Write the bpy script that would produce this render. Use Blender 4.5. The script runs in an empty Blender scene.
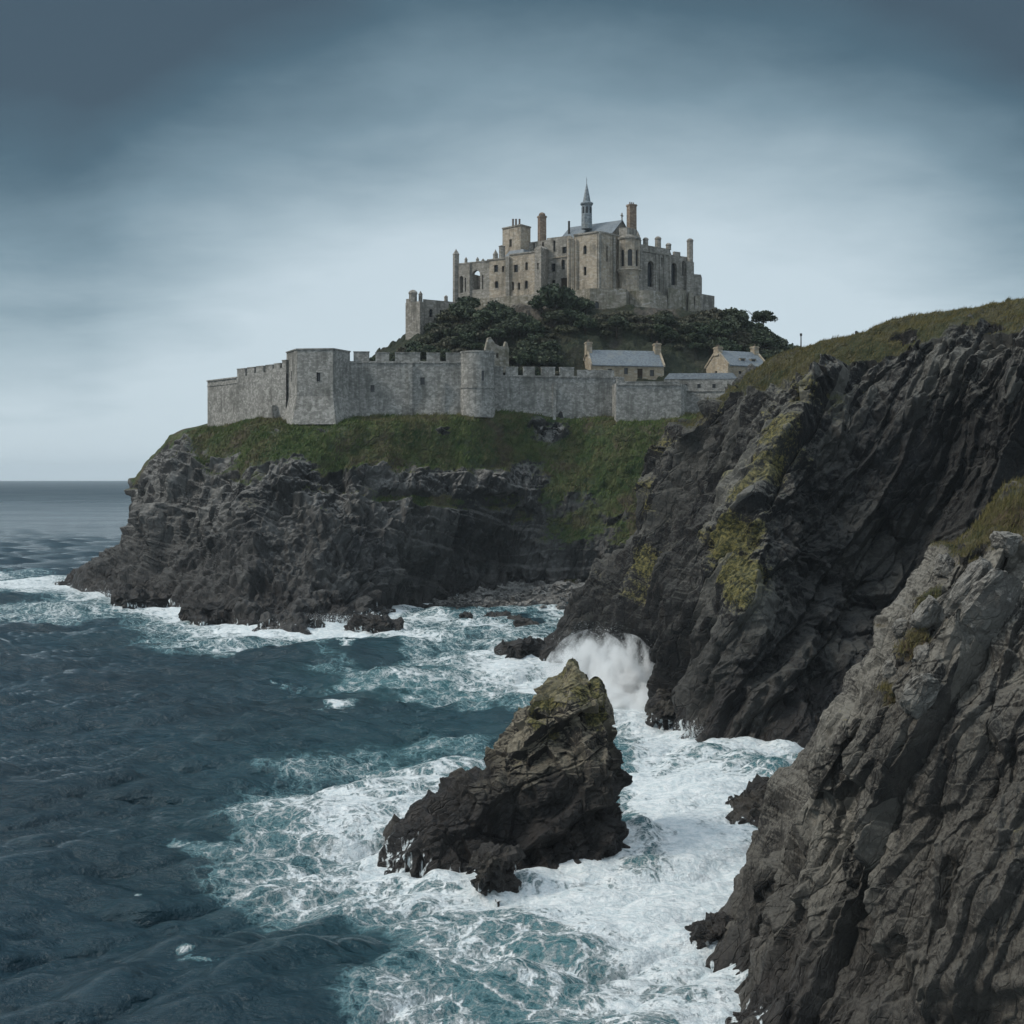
import bpy, bmesh, math, random
import numpy as np
from mathutils import Vector, Matrix

# ------------------------------------------------------------------ camera, world, sun, exposure
S = bpy.context.scene
C = S.collection
F = 1236.0            # focal length in pixels of a 1024 px frame
H = 30.0              # camera height above the sea
HOR = 477.5           # row of the true (infinite) horizon

cam_d = bpy.data.cameras.new("camera")
cam = bpy.data.objects.new("camera", cam_d); C.objects.link(cam)
cam.location = (0, 0, H); cam.rotation_euler = (math.radians(90), 0, 0)
cam_d.sensor_width = 36.0; cam_d.lens = 36.0 * F / 1024.0
cam_d.shift_y = -(512 - HOR) / 1024.0
cam_d.clip_start = 0.5; cam_d.clip_end = 60000
S.camera = cam

SUN_DIR = Vector((-0.70, -0.16, 0.66)).normalized()
SUN_ELEV = math.asin(SUN_DIR.z)
SUN_AZ = math.atan2(SUN_DIR.x, SUN_DIR.y)

S.view_settings.view_transform = 'Standard'; S.view_settings.look = 'None'
S.view_settings.gamma = 1.0; S.view_settings.exposure = 0.65
S.view_settings.use_curve_mapping = False
S.render.engine = 'CYCLES'
cy = S.cycles
cy.use_denoising = True
try: cy.denoiser = 'OPENIMAGEDENOISE'
except Exception: pass
cy.max_bounces = 8; cy.diffuse_bounces = 3; cy.glossy_bounces = 2
cy.transmission_bounces = 2; cy.transparent_max_bounces = 6; cy.volume_bounces = 6
cy.volume_step_rate = 2.0
cy.sample_clamp_indirect = 4.0

# ------------------------------------------------------------------ small node language
class G:
    def __init__(self, nt):
        self.nt = nt
    def n(self, typ, ins=None, out=0, **props):
        nd = self.nt.nodes.new(typ)
        for k, v in props.items(): setattr(nd, k, v)
        for k, v in (ins or {}).items():
            s = nd.inputs[k]
            if isinstance(v, bpy.types.NodeSocket): self.nt.links.new(v, s)
            else: s.default_value = v
        return nd.outputs[out] if out is not None else nd
    def m(self, op, a, b=0.0, c=0.0, clamp=False):
        return self.n('ShaderNodeMath', {0: a, 1: b, 2: c}, operation=op, use_clamp=clamp)
    def mix(self, fac, a, b, blend='MIX'):
        def col(v): return v if isinstance(v, bpy.types.NodeSocket) else (tuple(v) + (1.0,))[:4]
        return self.n('ShaderNodeMix', {0: fac, 6: col(a), 7: col(b)}, out=2, data_type='RGBA', blend_type=blend)
    def mapr(self, v, a, b, c=0.0, d=1.0, smooth=True):
        return self.n('ShaderNodeMapRange', {0: v, 1: a, 2: b, 3: c, 4: d},
                      interpolation_type='SMOOTHSTEP' if smooth else 'LINEAR')
    def noise(self, vec, scale, detail=4.0, rough=0.55, out=0, dist=0.0):
        return self.n('ShaderNodeTexNoise', {'Vector': vec, 'Scale': scale, 'Detail': detail, 'Roughness': rough, 'Distortion': dist}, out=out)
    def voro(self, vec, scale, feature='F1', out=0, rnd=1.0):
        return self.n('ShaderNodeTexVoronoi', {'Vector': vec, 'Scale': scale, 'Randomness': rnd}, out=out, feature=feature)
    def vmul(self, v, s):
        return self.n('ShaderNodeVectorMath', {0: v, 1: s}, operation='MULTIPLY')
    def vadd(self, a, b):
        return self.n('ShaderNodeVectorMath', {0: a, 1: b}, operation='ADD')
    def attr(self, name):
        return self.n('ShaderNodeAttribute', out=2, attribute_name=name)
    def obj(self):
        return self.n('ShaderNodeTexCoord', out=3)
    def bump(self, h, dist, strength=1.0, normal=None):
        ins = {'Height': h, 'Distance': dist, 'Strength': strength}
        if normal is not None: ins['Normal'] = normal
        return self.n('ShaderNodeBump', ins)

def new_mat(name):
    m = bpy.data.materials.new(name); m.use_nodes = True
    m.node_tree.nodes.clear()
    return m, G(m.node_tree)
def finish(m, g, base, rough=0.9, normal=None, spec=0.3, **extra):
    ins = {'Base Color': base if isinstance(base, bpy.types.NodeSocket) else tuple(base) + (1.0,), 'Roughness': rough, 'Specular IOR Level': spec}
    ins.update(extra)
    if normal is not None: ins['Normal'] = normal
    b = g.n('ShaderNodeBsdfPrincipled', ins)
    o = g.n('ShaderNodeOutputMaterial', {'Surface': b}, out=None)
    return m

# world: Nishita sky behind a heavy deck of cloud
w = bpy.data.worlds.new("World"); S.world = w; w.use_nodes = True
w.node_tree.nodes.clear(); g = G(w.node_tree)
sky = g.n('ShaderNodeTexSky', sky_type='NISHITA', sun_disc=False, sun_elevation=SUN_ELEV, sun_rotation=SUN_AZ)
d = g.n('ShaderNodeTexCoord', out=0)
sx = g.n('ShaderNodeSeparateXYZ', {0: d}, out=None)
dx, dy, dz = sx.outputs
zz = g.m('MAXIMUM', dz, 0.0)
den = g.m('ADD', zz, 0.22)
pl = g.n('ShaderNodeCombineXYZ', {0: g.m('DIVIDE', dx, den), 1: g.m('DIVIDE', dy, den), 2: 0.0})
n1 = g.noise(pl, 0.9, 5.0, 0.5, dist=0.1)
n2 = g.noise(g.vmul(pl, (0.9, 1.25, 1.0)), 2.6, 8.0, 0.6, dist=0.25)
cn = g.m('ADD', g.m('MULTIPLY', n1, 0.6), g.m('MULTIPLY', n2, 0.4))
cs = g.m('MULTIPLY', g.m('SUBTRACT', cn, 0.5), 0.50)
# height profile of the cloud deck (sin of elevation)
az = g.m('ARCTAN2', dx, dy)
azd = g.m('SUBTRACT', az, 0.05)
azf = g.m('MULTIPLY', g.m('MULTIPLY', azd, azd), 2.4)
azf = g.m('MINIMUM', azf, 0.34)
el = g.m('ADD', g.m('ADD', g.m('MULTIPLY', zz, 2.45), cs), azf)     # 0 horizon .. ~0.9 top of the frame
ramp = g.n('ShaderNodeValToRGB', {0: el}, out=None)
cr = ramp.color_ramp
stops = [(0.0, (0.365, 0.455, 0.498)), (0.25, (0.385, 0.455, 0.498)), (0.45, (0.365, 0.435, 0.478)), (0.60, (0.245, 0.315, 0.358)), (0.75, (0.126, 0.188, 0.228)), (0.90, (0.048, 0.088, 0.118)), (1.0, (0.036, 0.060, 0.082))]
cr.elements[0].position = 0.0; cr.elements[0].color = stops[0][1] + (1,)
cr.elements[1].position = 1.0; cr.elements[1].color = stops[-1][1] + (1,)
for p_, c_ in stops[1:-1]:
    e = cr.elements.new(p_); e.color = c_ + (1,)
# high overhead and behind the viewer the deck is thinner and brighter
hi = g.mapr(dz, 0.46, 0.85)
back = g.mapr(dy, -0.05, -0.7)
lift = g.m('MAXIMUM', hi, g.m('MULTIPLY', back, 0.30))
cl = g.mix(lift, ramp.outputs[0], (0.68, 0.78, 0.86))
cl10 = g.n('ShaderNodeVectorMath', {0: cl, 'Scale': 10.0}, operation='SCALE')
fin = g.mix(0.97, sky, cl10)
bg = g.n('ShaderNodeBackground', {'Color': fin, 'Strength': 0.1})
g.n('ShaderNodeOutputWorld', {'Surface': bg}, out=None)

sd = bpy.data.lights.new("sun", 'SUN'); sd.energy = 1.5; sd.angle = math.radians(15); sd.color = (1.0, 0.93, 0.82)
so = bpy.data.objects.new("sun", sd); C.objects.link(so)
so.rotation_euler = (-SUN_DIR).to_track_quat('-Z', 'Y').to_euler()

# ------------------------------------------------------------------ helpers: pixels, noise, meshes
def WX(px, Y): return (px - 512.0) * Y / F
def WZ(py, Y): return H - (py - HOR) * Y / F
def W(px, py, Y): return np.array([WX(px, Y), Y, WZ(py, Y)])
def YW(py): return H * F / (py - HOR)            # distance of the sea surface at that row
def to_px(P):
    return 512.0 + F * P[..., 0] / P[..., 1], HOR - F * (P[..., 2] - H) / P[..., 1]

def ihash(x, y, z, seed):
    h = (x.astype(np.uint32) * np.uint32(374761393) + y.astype(np.uint32) * np.uint32(668265263)
         + z.astype(np.uint32) * np.uint32(2246822519) + np.uint32((seed * 3266489917) & 0xffffffff))
    h ^= h >> np.uint32(13); h *= np.uint32(1274126177); h ^= h >> np.uint32(16)
    h *= np.uint32(2246822519); h ^= h >> np.uint32(15)
    return h
def h01(h): return (h & np.uint32(0xffffff)).astype(np.float32) / np.float32(0xffffff)

def vnoise(p, seed=0):
    """value noise in -1..1, p is (N,3)"""
    with np.errstate(over='ignore'):
        i = np.floor(p).astype(np.int32); f = (p - i).astype(np.float32)
        u = f * f * f * (f * (f * 6 - 15) + 10)
        def c(a, b, cc): return h01(ihash(i[:, 0] + a, i[:, 1] + b, i[:, 2] + cc, seed))
        x0 = c(0, 0, 0) * (1 - u[:, 0]) + c(1, 0, 0) * u[:, 0]
        x1 = c(0, 1, 0) * (1 - u[:, 0]) + c(1, 1, 0) * u[:, 0]
        x2 = c(0, 0, 1) * (1 - u[:, 0]) + c(1, 0, 1) * u[:, 0]
        x3 = c(0, 1, 1) * (1 - u[:, 0]) + c(1, 1, 1) * u[:, 0]
        a = x0 * (1 - u[:, 1]) + x1 * u[:, 1]; b = x2 * (1 - u[:, 1]) + x3 * u[:, 1]
        return (a * (1 - u[:, 2]) + b * u[:, 2]) * 2 - 1
def fbm(p, scale, octaves=4, seed=0, gain=0.5):
    q = p / scale; s = 0; a = 1.0; t = 0
    for k in range(octaves):
        s = s + a * vnoise(q + 17.3 * k, seed + k); t += a; a *= gain; q = q * 2.03
    return s / t * 1.6
def frame(e):
    """rows: long axis, two perpendiculars"""
    e = np.array(e, float); e /= np.linalg.norm(e)
    a = np.cross(e, (0.3, 1, 0.1)); a /= np.linalg.norm(a)
    b = np.cross(e, a)
    return np.stack([e, a, b])
def cells(p, R, scale, seed, jit=0.8, tilt=1.4, cw=0.2):
    """joint blocks: a plane per block, blended over a narrow bevel to the neighbouring block; second result: distance to the joint"""
    with np.errstate(over='ignore'):
        q = ((p @ R.T) / np.array(scale)).astype(np.float32)
        i0 = np.floor(q - 0.5).astype(np.int32)
        n = len(q)
        f1 = np.full(n, 9.0, np.float32); f2 = f1.copy()
        v1 = np.zeros(n, np.float32); v2 = np.zeros(n, np.float32)
        for a in (0, 1):
            for b in (0, 1):
                for c in (0, 1):
                    ix, iy, iz = i0[:, 0] + a, i0[:, 1] + b, i0[:, 2] + c
                    h = ihash(ix, iy, iz, seed)
                    h2 = h * np.uint32(747796405) + np.uint32(2891336453); h2 ^= h2 >> np.uint32(16)
                    h3 = h2 * np.uint32(277803737) + np.uint32(1); h3 ^= h3 >> np.uint32(15)
                    dx_ = q[:, 0] - ix - 0.5 - jit * (h01(h) - 0.5)
                    dy_ = q[:, 1] - iy - 0.5 - jit * (h01(h2) - 0.5)
                    dz_ = q[:, 2] - iz - 0.5 - jit * (h01(h3) - 0.5)
                    d_ = dx_ * dx_ + dy_ * dy_ + dz_ * dz_
                    h4 = h3 * np.uint32(2654435769); h4 ^= h4 >> np.uint32(14)
                    val = h01(h4) - .5 + tilt * (dx_ * (h01(h4 >> np.uint32(3)) - .5) + dy_ * (h01(h4 >> np.uint32(7)) - .5) + dz_ * (h01(h4 >> np.uint32(5)) - .5))
                    cl_ = d_ < f1; c2 = (~cl_) & (d_ < f2)
                    v2 = np.where(cl_, v1, np.where(c2, val, v2)); f2 = np.where(cl_, f1, np.where(c2, d_, f2))
                    v1 = np.where(cl_, val, v1); f1 = np.where(cl_, d_, f1)
        e = np.sqrt(f2) - np.sqrt(f1)
        wgt = 0.5 + 0.5 * sstep(0, cw, e)
        return v1 * wgt + v2 * (1 - wgt), e
def block_disp(p, R, scale, amp, seed, tilt=1.4, crack=0.10, cw=0.2):
    v, e = cells(p, R, scale, seed, tilt=tilt, cw=cw)
    return amp * v - amp * crack * np.clip(1 - e / .08, 0, 1)
def saw_disp(p, d, L, amp, seed, wob=.35, sharp=.14):
    """tilted beds: each bed slopes up slowly and breaks off at a step"""
    d = np.array(d, float); d /= np.linalg.norm(d)
    t = p @ d / L + wob * fbm(p, L * 4.0, 2, seed) + .04 * fbm(p, L * .5, 2, seed + 7)
    i = np.floor(t); f = t - i
    z_ = np.zeros(len(i), np.int32)
    with np.errstate(over='ignore'): r = h01(ihash(i.astype(np.int32), z_, z_, seed + 3))
    s_ = np.where(f < 1 - sharp, f / (1 - sharp), (1 - f) / sharp)
    return amp * (.35 + .9 * r) * (s_ - .5)
def sstep(a, b, x):
    t = np.clip((x - a) / (b - a), 0, 1); return t * t * (3 - 2 * t)
def blob(px, py, cx, cy, rx, ry, rot=0.0):
    c, s = math.cos(math.radians(rot)), math.sin(math.radians(rot))
    u = ((px - cx) * c + (py - cy) * s) / rx; v = (-(px - cx) * s + (py - cy) * c) / ry
    return np.exp(-(u * u + v * v))

def crm(n_out, ctrl, weights=None):
    """Catmull-Rom along axis 0 with n_out samples, weights = share of samples per interval"""
    n = ctrl.shape[0]
    wts = np.ones(n - 1) if weights is None else np.array(weights, float)
    cum = np.concatenate([[0], np.cumsum(wts)]); cum /= cum[-1]
    s = np.interp(np.linspace(0, 1, n_out), cum, np.arange(n))
    i = np.minimum(s.astype(int), n - 2); f = (s - i)
    ext = np.concatenate([2 * ctrl[:1] - ctrl[1:2], ctrl, 2 * ctrl[-1:] - ctrl[-2:-1]])
    sh = (-1,) + (1,) * (ctrl.ndim - 1)
    f = f.reshape(sh)
    p0, p1, p2, p3 = ext[i], ext[i + 1], ext[i + 2], ext[i + 3]
    tau = 0.42
    m1, m2 = tau * (p2 - p0), tau * (p3 - p1)
    f2, f3 = f * f, f * f * f
    return (2 * f3 - 3 * f2 + 1) * p1 + (f3 - 2 * f2 + f) * m1 + (-2 * f3 + 3 * f2) * p2 + (f3 - f2) * m2
def grid_normals(P, flip=False):
    du = np.gradient(P, axis=0); dv = np.gradient(P, axis=1)
    n = np.cross(du, dv); n /= (np.linalg.norm(n, axis=-1, keepdims=True) + 1e-9)
    return -n if flip else n
def link(name, me, mat=None, parent=None, loc=None):
    o = bpy.data.objects.new(name, me); C.objects.link(o)
    if mat is not None: me.materials.append(mat)
    if parent is not None: o.parent = parent
    if loc is not None: o.location = loc
    return o
def raw_mesh(name, verts, faces, smooth=False):
    """faces (M,k) int array"""
    me = bpy.data.meshes.new(name)
    verts = np.asarray(verts, np.float32); faces = np.asarray(faces, np.int32)
    me.vertices.add(len(verts)); me.vertices.foreach_set('co', verts.ravel())
    k = faces.shape[1]
    me.loops.add(faces.size); me.loops.foreach_set('vertex_index', faces.ravel())
    me.polygons.add(len(faces)); me.polygons.foreach_set('loop_start', np.arange(0, faces.size, k, dtype=np.int32))
    me.polygons.foreach_set('use_smooth', np.full(len(faces), smooth, dtype=bool))
    me.update(calc_edges=True)
    return me
def grid_faces(n, m, wrap=False):
    idx = np.arange(n * m).reshape(n, m)
    if wrap: idx = np.concatenate([idx, idx[:, :1]], axis=1)
    return np.stack([idx[:-1, :-1], idx[:-1, 1:], idx[1:, 1:], idx[1:, :-1]], -1).reshape(-1, 4)
def set_attr(me, name, arr):
    a = me.attributes.new(name, 'FLOAT', 'POINT'); a.data.foreach_set('value', np.asarray(arr, np.float32).ravel())
def tag(o, label=None, cat=None, group=None, kind=None):
    if label: o['label'] = label
    if cat: o['category'] = cat
    if group: o['group'] = group
    if kind: o['kind'] = kind
    return o
def empty(name, loc, label=None, cat=None, group=None, rz=0.0):
    o = bpy.data.objects.new(name, None); C.objects.link(o); o.location = loc; o.rotation_euler = (0, 0, rz)
    o.empty_display_size = 0.5
    return tag(o, label, cat, group)
def bm_obj(name, bm, mat, parent=None, loc=None):
    me = bpy.data.meshes.new(name); bmesh.ops.recalc_face_normals(bm, faces=bm.faces[:]); bm.to_mesh(me); bm.free()
    return link(name, me, mat, parent, loc)

# ------------------------------------------------------------------ materials
def rock_mat(name, c_dark, c_mid, c_pale, pale_amt=0.5, grain=1.0, grass=((0.030, 0.040, 0.012), (0.075, 0.068, 0.026), (0.060, 0.044, 0.030)), wet_col=(0.0105, 0.0102, 0.0108), axes=None, cell=(6, 2, 2)):
    m, g = new_mat(name)
    p = g.obj()
    na = g.noise(p, 0.11 / grain, 5.0, 0.6)
    nb = g.noise(g.vmul(p, (1, 1, 0.45)), 0.55 / grain, 6.0, 0.62)
    nc = g.noise(p, 3.2 / grain, 5.0, 0.65)
    nd = g.noise(g.vmul(p, (1, 1, 0.3)), 1.6 / grain, 5.0, 0.7)
    base = g.mix(g.mapr(na, 0.38, 0.62), c_dark, c_mid)
    base = g.mix(g.mapr(nb, 0.48, 0.68, 0, 0.75), base, c_mid)
    base = g.mix(g.mapr(nd, 0.50, 0.62, 0, 0.55), base, g.mix(0.4, c_dark, (0.040, 0.030, 0.023)))
    nf = g.noise(p, 9.0 / grain, 5.0, 0.75)
    base = g.mix(g.mapr(nf, 0.52, 0.72, 0, 0.38), base, tuple(x * .55 for x in c_pale))
    base = g.mix(g.mapr(nf, 0.46, 0.30, 0, 0.55), base, tuple(x * .45 for x in c_dark))
    nz = g.n('ShaderNodeSeparateXYZ', {0: g.n('ShaderNodeNewGeometry', out=1)}, out=2)
    # pale lichen on ledges, plus highlights painted into the colour of upward faces
    lich_light = g.m('MULTIPLY', g.mapr(g.m('ADD', g.m('MULTIPLY', nz, 0.30), nc), 0.50, 0.80), pale_amt)
    lich_light = g.m('MULTIPLY', lich_light, g.attr('lich_light'))
    base = g.mix(lich_light, base, c_pale)
    mossn = g.mapr(g.m('ADD', g.attr('moss'), g.m('ADD', g.m('MULTIPLY', g.m('SUBTRACT', nc, 0.5), 1.4), g.m('MULTIPLY', g.m('SUBTRACT', nf, 0.5), 1.3))), 0.38, 0.85)
    base = g.mix(g.m('MULTIPLY', mossn, 0.88), base, g.mix(g.mapr(nc, 0.4, 0.65), (0.045, 0.050, 0.020), (0.185, 0.160, 0.050)))
    gn = g.m('ADD', g.attr('grass'), g.m('MULTIPLY', g.m('SUBTRACT', nc, 0.5), 0.8))
    gm = g.mapr(gn, 0.38, 0.62)
    gcol = g.mix(g.mapr(g.noise(p, 0.35 / grain, 5.0, 0.65), 0.40, 0.60), grass[0], grass[1])
    gcol = g.mix(g.mapr(g.noise(p, 0.17 / grain, 4.0, 0.6, dist=0.5), 0.50, 0.62, 0, 0.85), gcol, grass[2])
    gcol = g.mix(g.mapr(nc, 0.52, 0.70, 0, 0.5), gcol, (0.11, 0.10, 0.045))
    gcol = g.mix(g.mapr(nf, 0.40, 0.62, 0, 0.75), gcol, g.mix(0.5, gcol, (0.013, 0.015, 0.007)))
    base = g.mix(gm, base, gcol)
    wet = g.attr('wet')
    wetm = g.m('MULTIPLY', wet, 0.85)
    base = g.mix(wetm, base, g.mix(g.mapr(nb, 0.35, 0.65), wet_col, (0.030, 0.0255, 0.0235)))
    # water draining down the rock
    st = g.noise(g.vmul(p, (1.0, 1.0, 0.10)), 1.5, 4.0, 0.6, dist=0.4)
    wm = g.mapr(g.m('ADD', g.attr('wash'), g.m('MULTIPLY', g.m('SUBTRACT', st, 0.5), 2.4)), 0.66, 0.86)
    base = g.mix(wm, base, (0.72, 0.78, 0.80))
    rough = g.m('SUBTRACT', 0.93, g.m('MULTIPLY', wet, 0.50))
    hgt = g.m('ADD', g.m('MULTIPLY', nb, 0.8), g.m('MULTIPLY', nc, 0.35))
    R_ = axes if axes is not None else np.eye(3)
    pw = g.vadd(p, g.n('ShaderNodeVectorMath', {0: g.noise(p, 0.5 / grain, 3.0, 0.5, out=1), 'Scale': 0.7 * grain}, operation='SCALE'))
    comps = [g.m('DIVIDE', g.n('ShaderNodeVectorMath', {0: pw, 1: tuple(R_[k])}, out=1, operation='DOT_PRODUCT'), cell[k]) for k in range(3)]
    pj = g.n('ShaderNodeCombineXYZ', {0: comps[0], 1: comps[1], 2: comps[2]})
    ja = g.voro(pj, 1.0, 'DISTANCE_TO_EDGE'); jb = g.voro(pj, 2.9, 'DISTANCE_TO_EDGE')
    jm = g.mapr(g.noise(p, 0.35 / grain, 3.0, 0.5), 0.44, 0.60)
    hgt = g.m('ADD', hgt, g.m('MULTIPLY', g.m('MULTIPLY', g.mapr(ja, 0.0, 0.035), 0.60), jm))
    hgt = g.m('ADD', hgt, g.m('MULTIPLY', g.mapr(jb, 0.0, 0.05), 0.26))
    jv = g.n('ShaderNodeSeparateColor', {0: g.voro(pj, 1.0, 'F1', out=1)}, out=0)
    base = g.mix(g.m('MULTIPLY', g.m('MULTIPLY', g.mapr(jv, 0.55, 0.95), 0.5), g.m('MULTIPLY', g.attr('lich_light'), g.m('SUBTRACT', 1.0, g.m('MAXIMUM', g.attr('grass'), wm)))), base, c_pale)
    hgt = g.m('ADD', hgt, g.m('MULTIPLY', nf, 0.26))
    bmp = g.bump(hgt, 0.55 * grain, 0.9)
    return finish(m, g, base, rough, bmp, 0.35)

ROCK_A = rock_mat('headland_rock', (0.024, 0.0255, 0.0275), (0.062, 0.062, 0.061), (0.27, 0.265, 0.25), 0.75, 2.0,
                  grass=((0.032, 0.064, 0.016), (0.075, 0.093, 0.030), (0.088, 0.067, 0.045)), axes=frame((0.2, -0.1, 1.0)), cell=(9, 4, 4))
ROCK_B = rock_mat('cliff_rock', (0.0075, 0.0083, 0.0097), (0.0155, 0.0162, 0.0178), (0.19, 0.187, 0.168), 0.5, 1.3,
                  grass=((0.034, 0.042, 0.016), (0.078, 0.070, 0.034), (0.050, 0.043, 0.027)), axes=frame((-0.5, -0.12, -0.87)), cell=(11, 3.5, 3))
ROCK_C = rock_mat('near_cliff_rock', (0.017, 0.0167, 0.0165), (0.056, 0.052, 0.046), (0.27, 0.255, 0.22), 0.75, 0.55,
                  grass=((0.036, 0.042, 0.015), (0.085, 0.070, 0.032), (0.078, 0.050, 0.032)), axes=frame((-0.50, -0.35, -0.86)), cell=(5, 1.7, 1.5))
ROCK_D = rock_mat('stack_rock', (0.015, 0.0145, 0.0145), (0.036, 0.033, 0.030), (0.27, 0.24, 0.18), 0.7, 0.7, axes=frame((0.86, 0.2, 0.45)), cell=(3.2, 1.3, 1.1))
BEACHM = rock_mat('beach_stone', (0.085, 0.085, 0.084), (0.18, 0.175, 0.165), (0.32, 0.31, 0.29), 0.7, 0.9)
HILLM = rock_mat('hill_scrub', (0.040, 0.038, 0.035), (0.085, 0.075, 0.062), (0.20, 0.18, 0.15), 0.4, 2.0, grass=((0.016, 0.025, 0.014), (0.032, 0.042, 0.023), (0.036, 0.036, 0.023)))
def stone_mat(name, a, b, c, cell=(0.8, 0.8, 0.42), stain=(0.06, 0.06, 0.05), amt=0.5, speck=0.35):
    m, g = new_mat(name)
    p = g.obj()
    v = g.voro(g.vmul(p, tuple(1.0 / x for x in cell)), 1.0, 'F1', out=1)
    vs = g.n('ShaderNodeSeparateColor', {0: v}, out=0)
    big = g.noise(p, 0.16, 5.0, 0.6); mid = g.noise(p, 0.8, 4.0, 0.6)
    col = g.mix(g.mapr(vs, 0.1, 0.9), a, b)
    col = g.mix(g.mapr(mid, 0.45, 0.68, 0, 0.8), col, c)
    col = g.mix(g.mapr(vs, 0.82, 0.95, 0, speck), col, (0.42, 0.41, 0.39))
    streak = g.noise(g.vmul(p, (0.9, 0.9, 0.12)), 0.8, 5.0, 0.65)
    col = g.mix(g.mapr(g.m('ADD', g.m('MULTIPLY', streak, 0.6), g.m('MULTIPLY', big, 0.5)), 0.52, 0.68, 0, amt), col, stain)
    edge = g.voro(g.vmul(p, tuple(1.0 / x for x in cell)), 1.0, 'DISTANCE_TO_EDGE')
    h = g.m('ADD', g.mapr(edge, 0.0, 0.12), g.m('MULTIPLY', mid, 0.5))
    return finish(m, g, col, 0.92, g.bump(h, 0.10, 0.8), 0.25)
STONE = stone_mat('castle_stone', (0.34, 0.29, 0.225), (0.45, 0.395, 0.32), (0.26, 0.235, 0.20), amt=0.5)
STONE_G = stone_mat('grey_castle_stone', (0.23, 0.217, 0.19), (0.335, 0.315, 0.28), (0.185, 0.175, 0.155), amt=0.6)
FORT = stone_mat('fort_stone', (0.225, 0.222, 0.207), (0.38, 0.373, 0.35), (0.175, 0.175, 0.165), (0.6, 0.6, 0.42), (0.085, 0.086, 0.076), 0.6, 0.35)
RETAIN = stone_mat('retaining_stone', (0.22, 0.20, 0.165), (0.32, 0.30, 0.26), (0.15, 0.14, 0.10), (0.9, 0.9, 0.5), (0.07, 0.07, 0.04), 0.7)
HOUSE = stone_mat('house_stone', (0.33, 0.275, 0.20), (0.42, 0.36, 0.275), (0.26, 0.22, 0.17), amt=0.3)
BRICK = stone_mat('chimney_brick', (0.22, 0.16, 0.12), (0.30, 0.23, 0.17), (0.16, 0.12, 0.10), (0.5, 0.5, 0.25), amt=0.5)
def slate_mat(name, a, b):
    m, g = new_mat(name); p = g.obj()
    v = g.n('ShaderNodeSeparateColor', {0: g.voro(g.vmul(p, (2.2, 2.2, 3.6)), 1.0, 'F1', out=1)}, out=0)
    n = g.noise(p, 0.5, 5.0, 0.65)
    c = g.mix(g.mapr(v, 0.1, 0.9), a, b)
    c = g.mix(g.mapr(n, 0.5, 0.68, 0, 0.6), c, (0.15, 0.16, 0.15))
    return finish(m, g, c, 0.55, g.bump(v, 0.05, 0.6), 0.5)
SLATE = slate_mat('roof_slate', (0.085, 0.105, 0.125), (0.135, 0.16, 0.18))
LEAD = slate_mat('lead_roof', (0.09, 0.115, 0.135), (0.20, 0.235, 0.255))
def plain(name, c, rough=0.6, spec=0.4, var=0.3):
    m, g = new_mat(name); p = g.obj()
    n = g.noise(p, 2.0, 4.0, 0.6)
    col = g.mix(g.mapr(n, 0.35, 0.65, 0, var), c, tuple(x * 0.55 for x in c))
    return finish(m, g, col, rough, None, spec)
GLASS = plain('dark_window_glass', (0.014, 0.016, 0.019), 0.25, 0.5)
WOOD = plain('dark_oak_door', (0.045, 0.032, 0.022), 0.8, 0.2)
POLE = plain('weathered_pole', (0.05, 0.048, 0.045), 0.7, 0.3)
CLAY = plain('clay_pot', (0.13, 0.10, 0.085), 0.8, 0.3)
BARK = plain('tree_bark', (0.040, 0.033, 0.026), 0.95, 0.2)
def leaf_mat(name, a, b, c):
    m, g = new_mat(name)
    r = g.n('ShaderNodeObjectInfo', out=5)
    n = g.noise(g.obj(), 1.1, 3.0, 0.6)
    col = g.mix(g.mapr(n, 0.38, 0.62), a, b)
    col = g.mix(g.m('MULTIPLY', r, 0.7), col, c)
    return finish(m, g, col, 0.75, None, 0.25)
LEAF = leaf_mat('evergreen_leaf', (0.022, 0.037, 0.022), (0.050, 0.072, 0.038), (0.058, 0.064, 0.042))
LEAF2 = leaf_mat('scrub_leaf', (0.044, 0.053, 0.031), (0.086, 0.092, 0.055), (0.088, 0.078, 0.058))
PINE = leaf_mat('pine_needle', (0.018, 0.028, 0.014), (0.034, 0.046, 0.022), (0.024, 0.036, 0.018))
m, g = new_mat('grass_blades')
r_ = g.attr('tint')
GRASSM = finish(m, g, g.mix(r_, g.mix(g.noise(g.obj(), 0.4, 3.0), (0.040, 0.050, 0.014), (0.085, 0.075, 0.030)), (0.15, 0.12, 0.055)), 0.9, None, 0.2)

m, g = new_mat('headland_turf')
GRASSA = finish(m, g, g.mix(g.attr('tint'), g.mix(g.mapr(g.noise(g.obj(), 0.11, 5.0, 0.6), 0.44, 0.58), (0.040, 0.080, 0.019), (0.092, 0.080, 0.045)), (0.14, 0.145, 0.060)), 0.9, None, 0.2)
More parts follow.
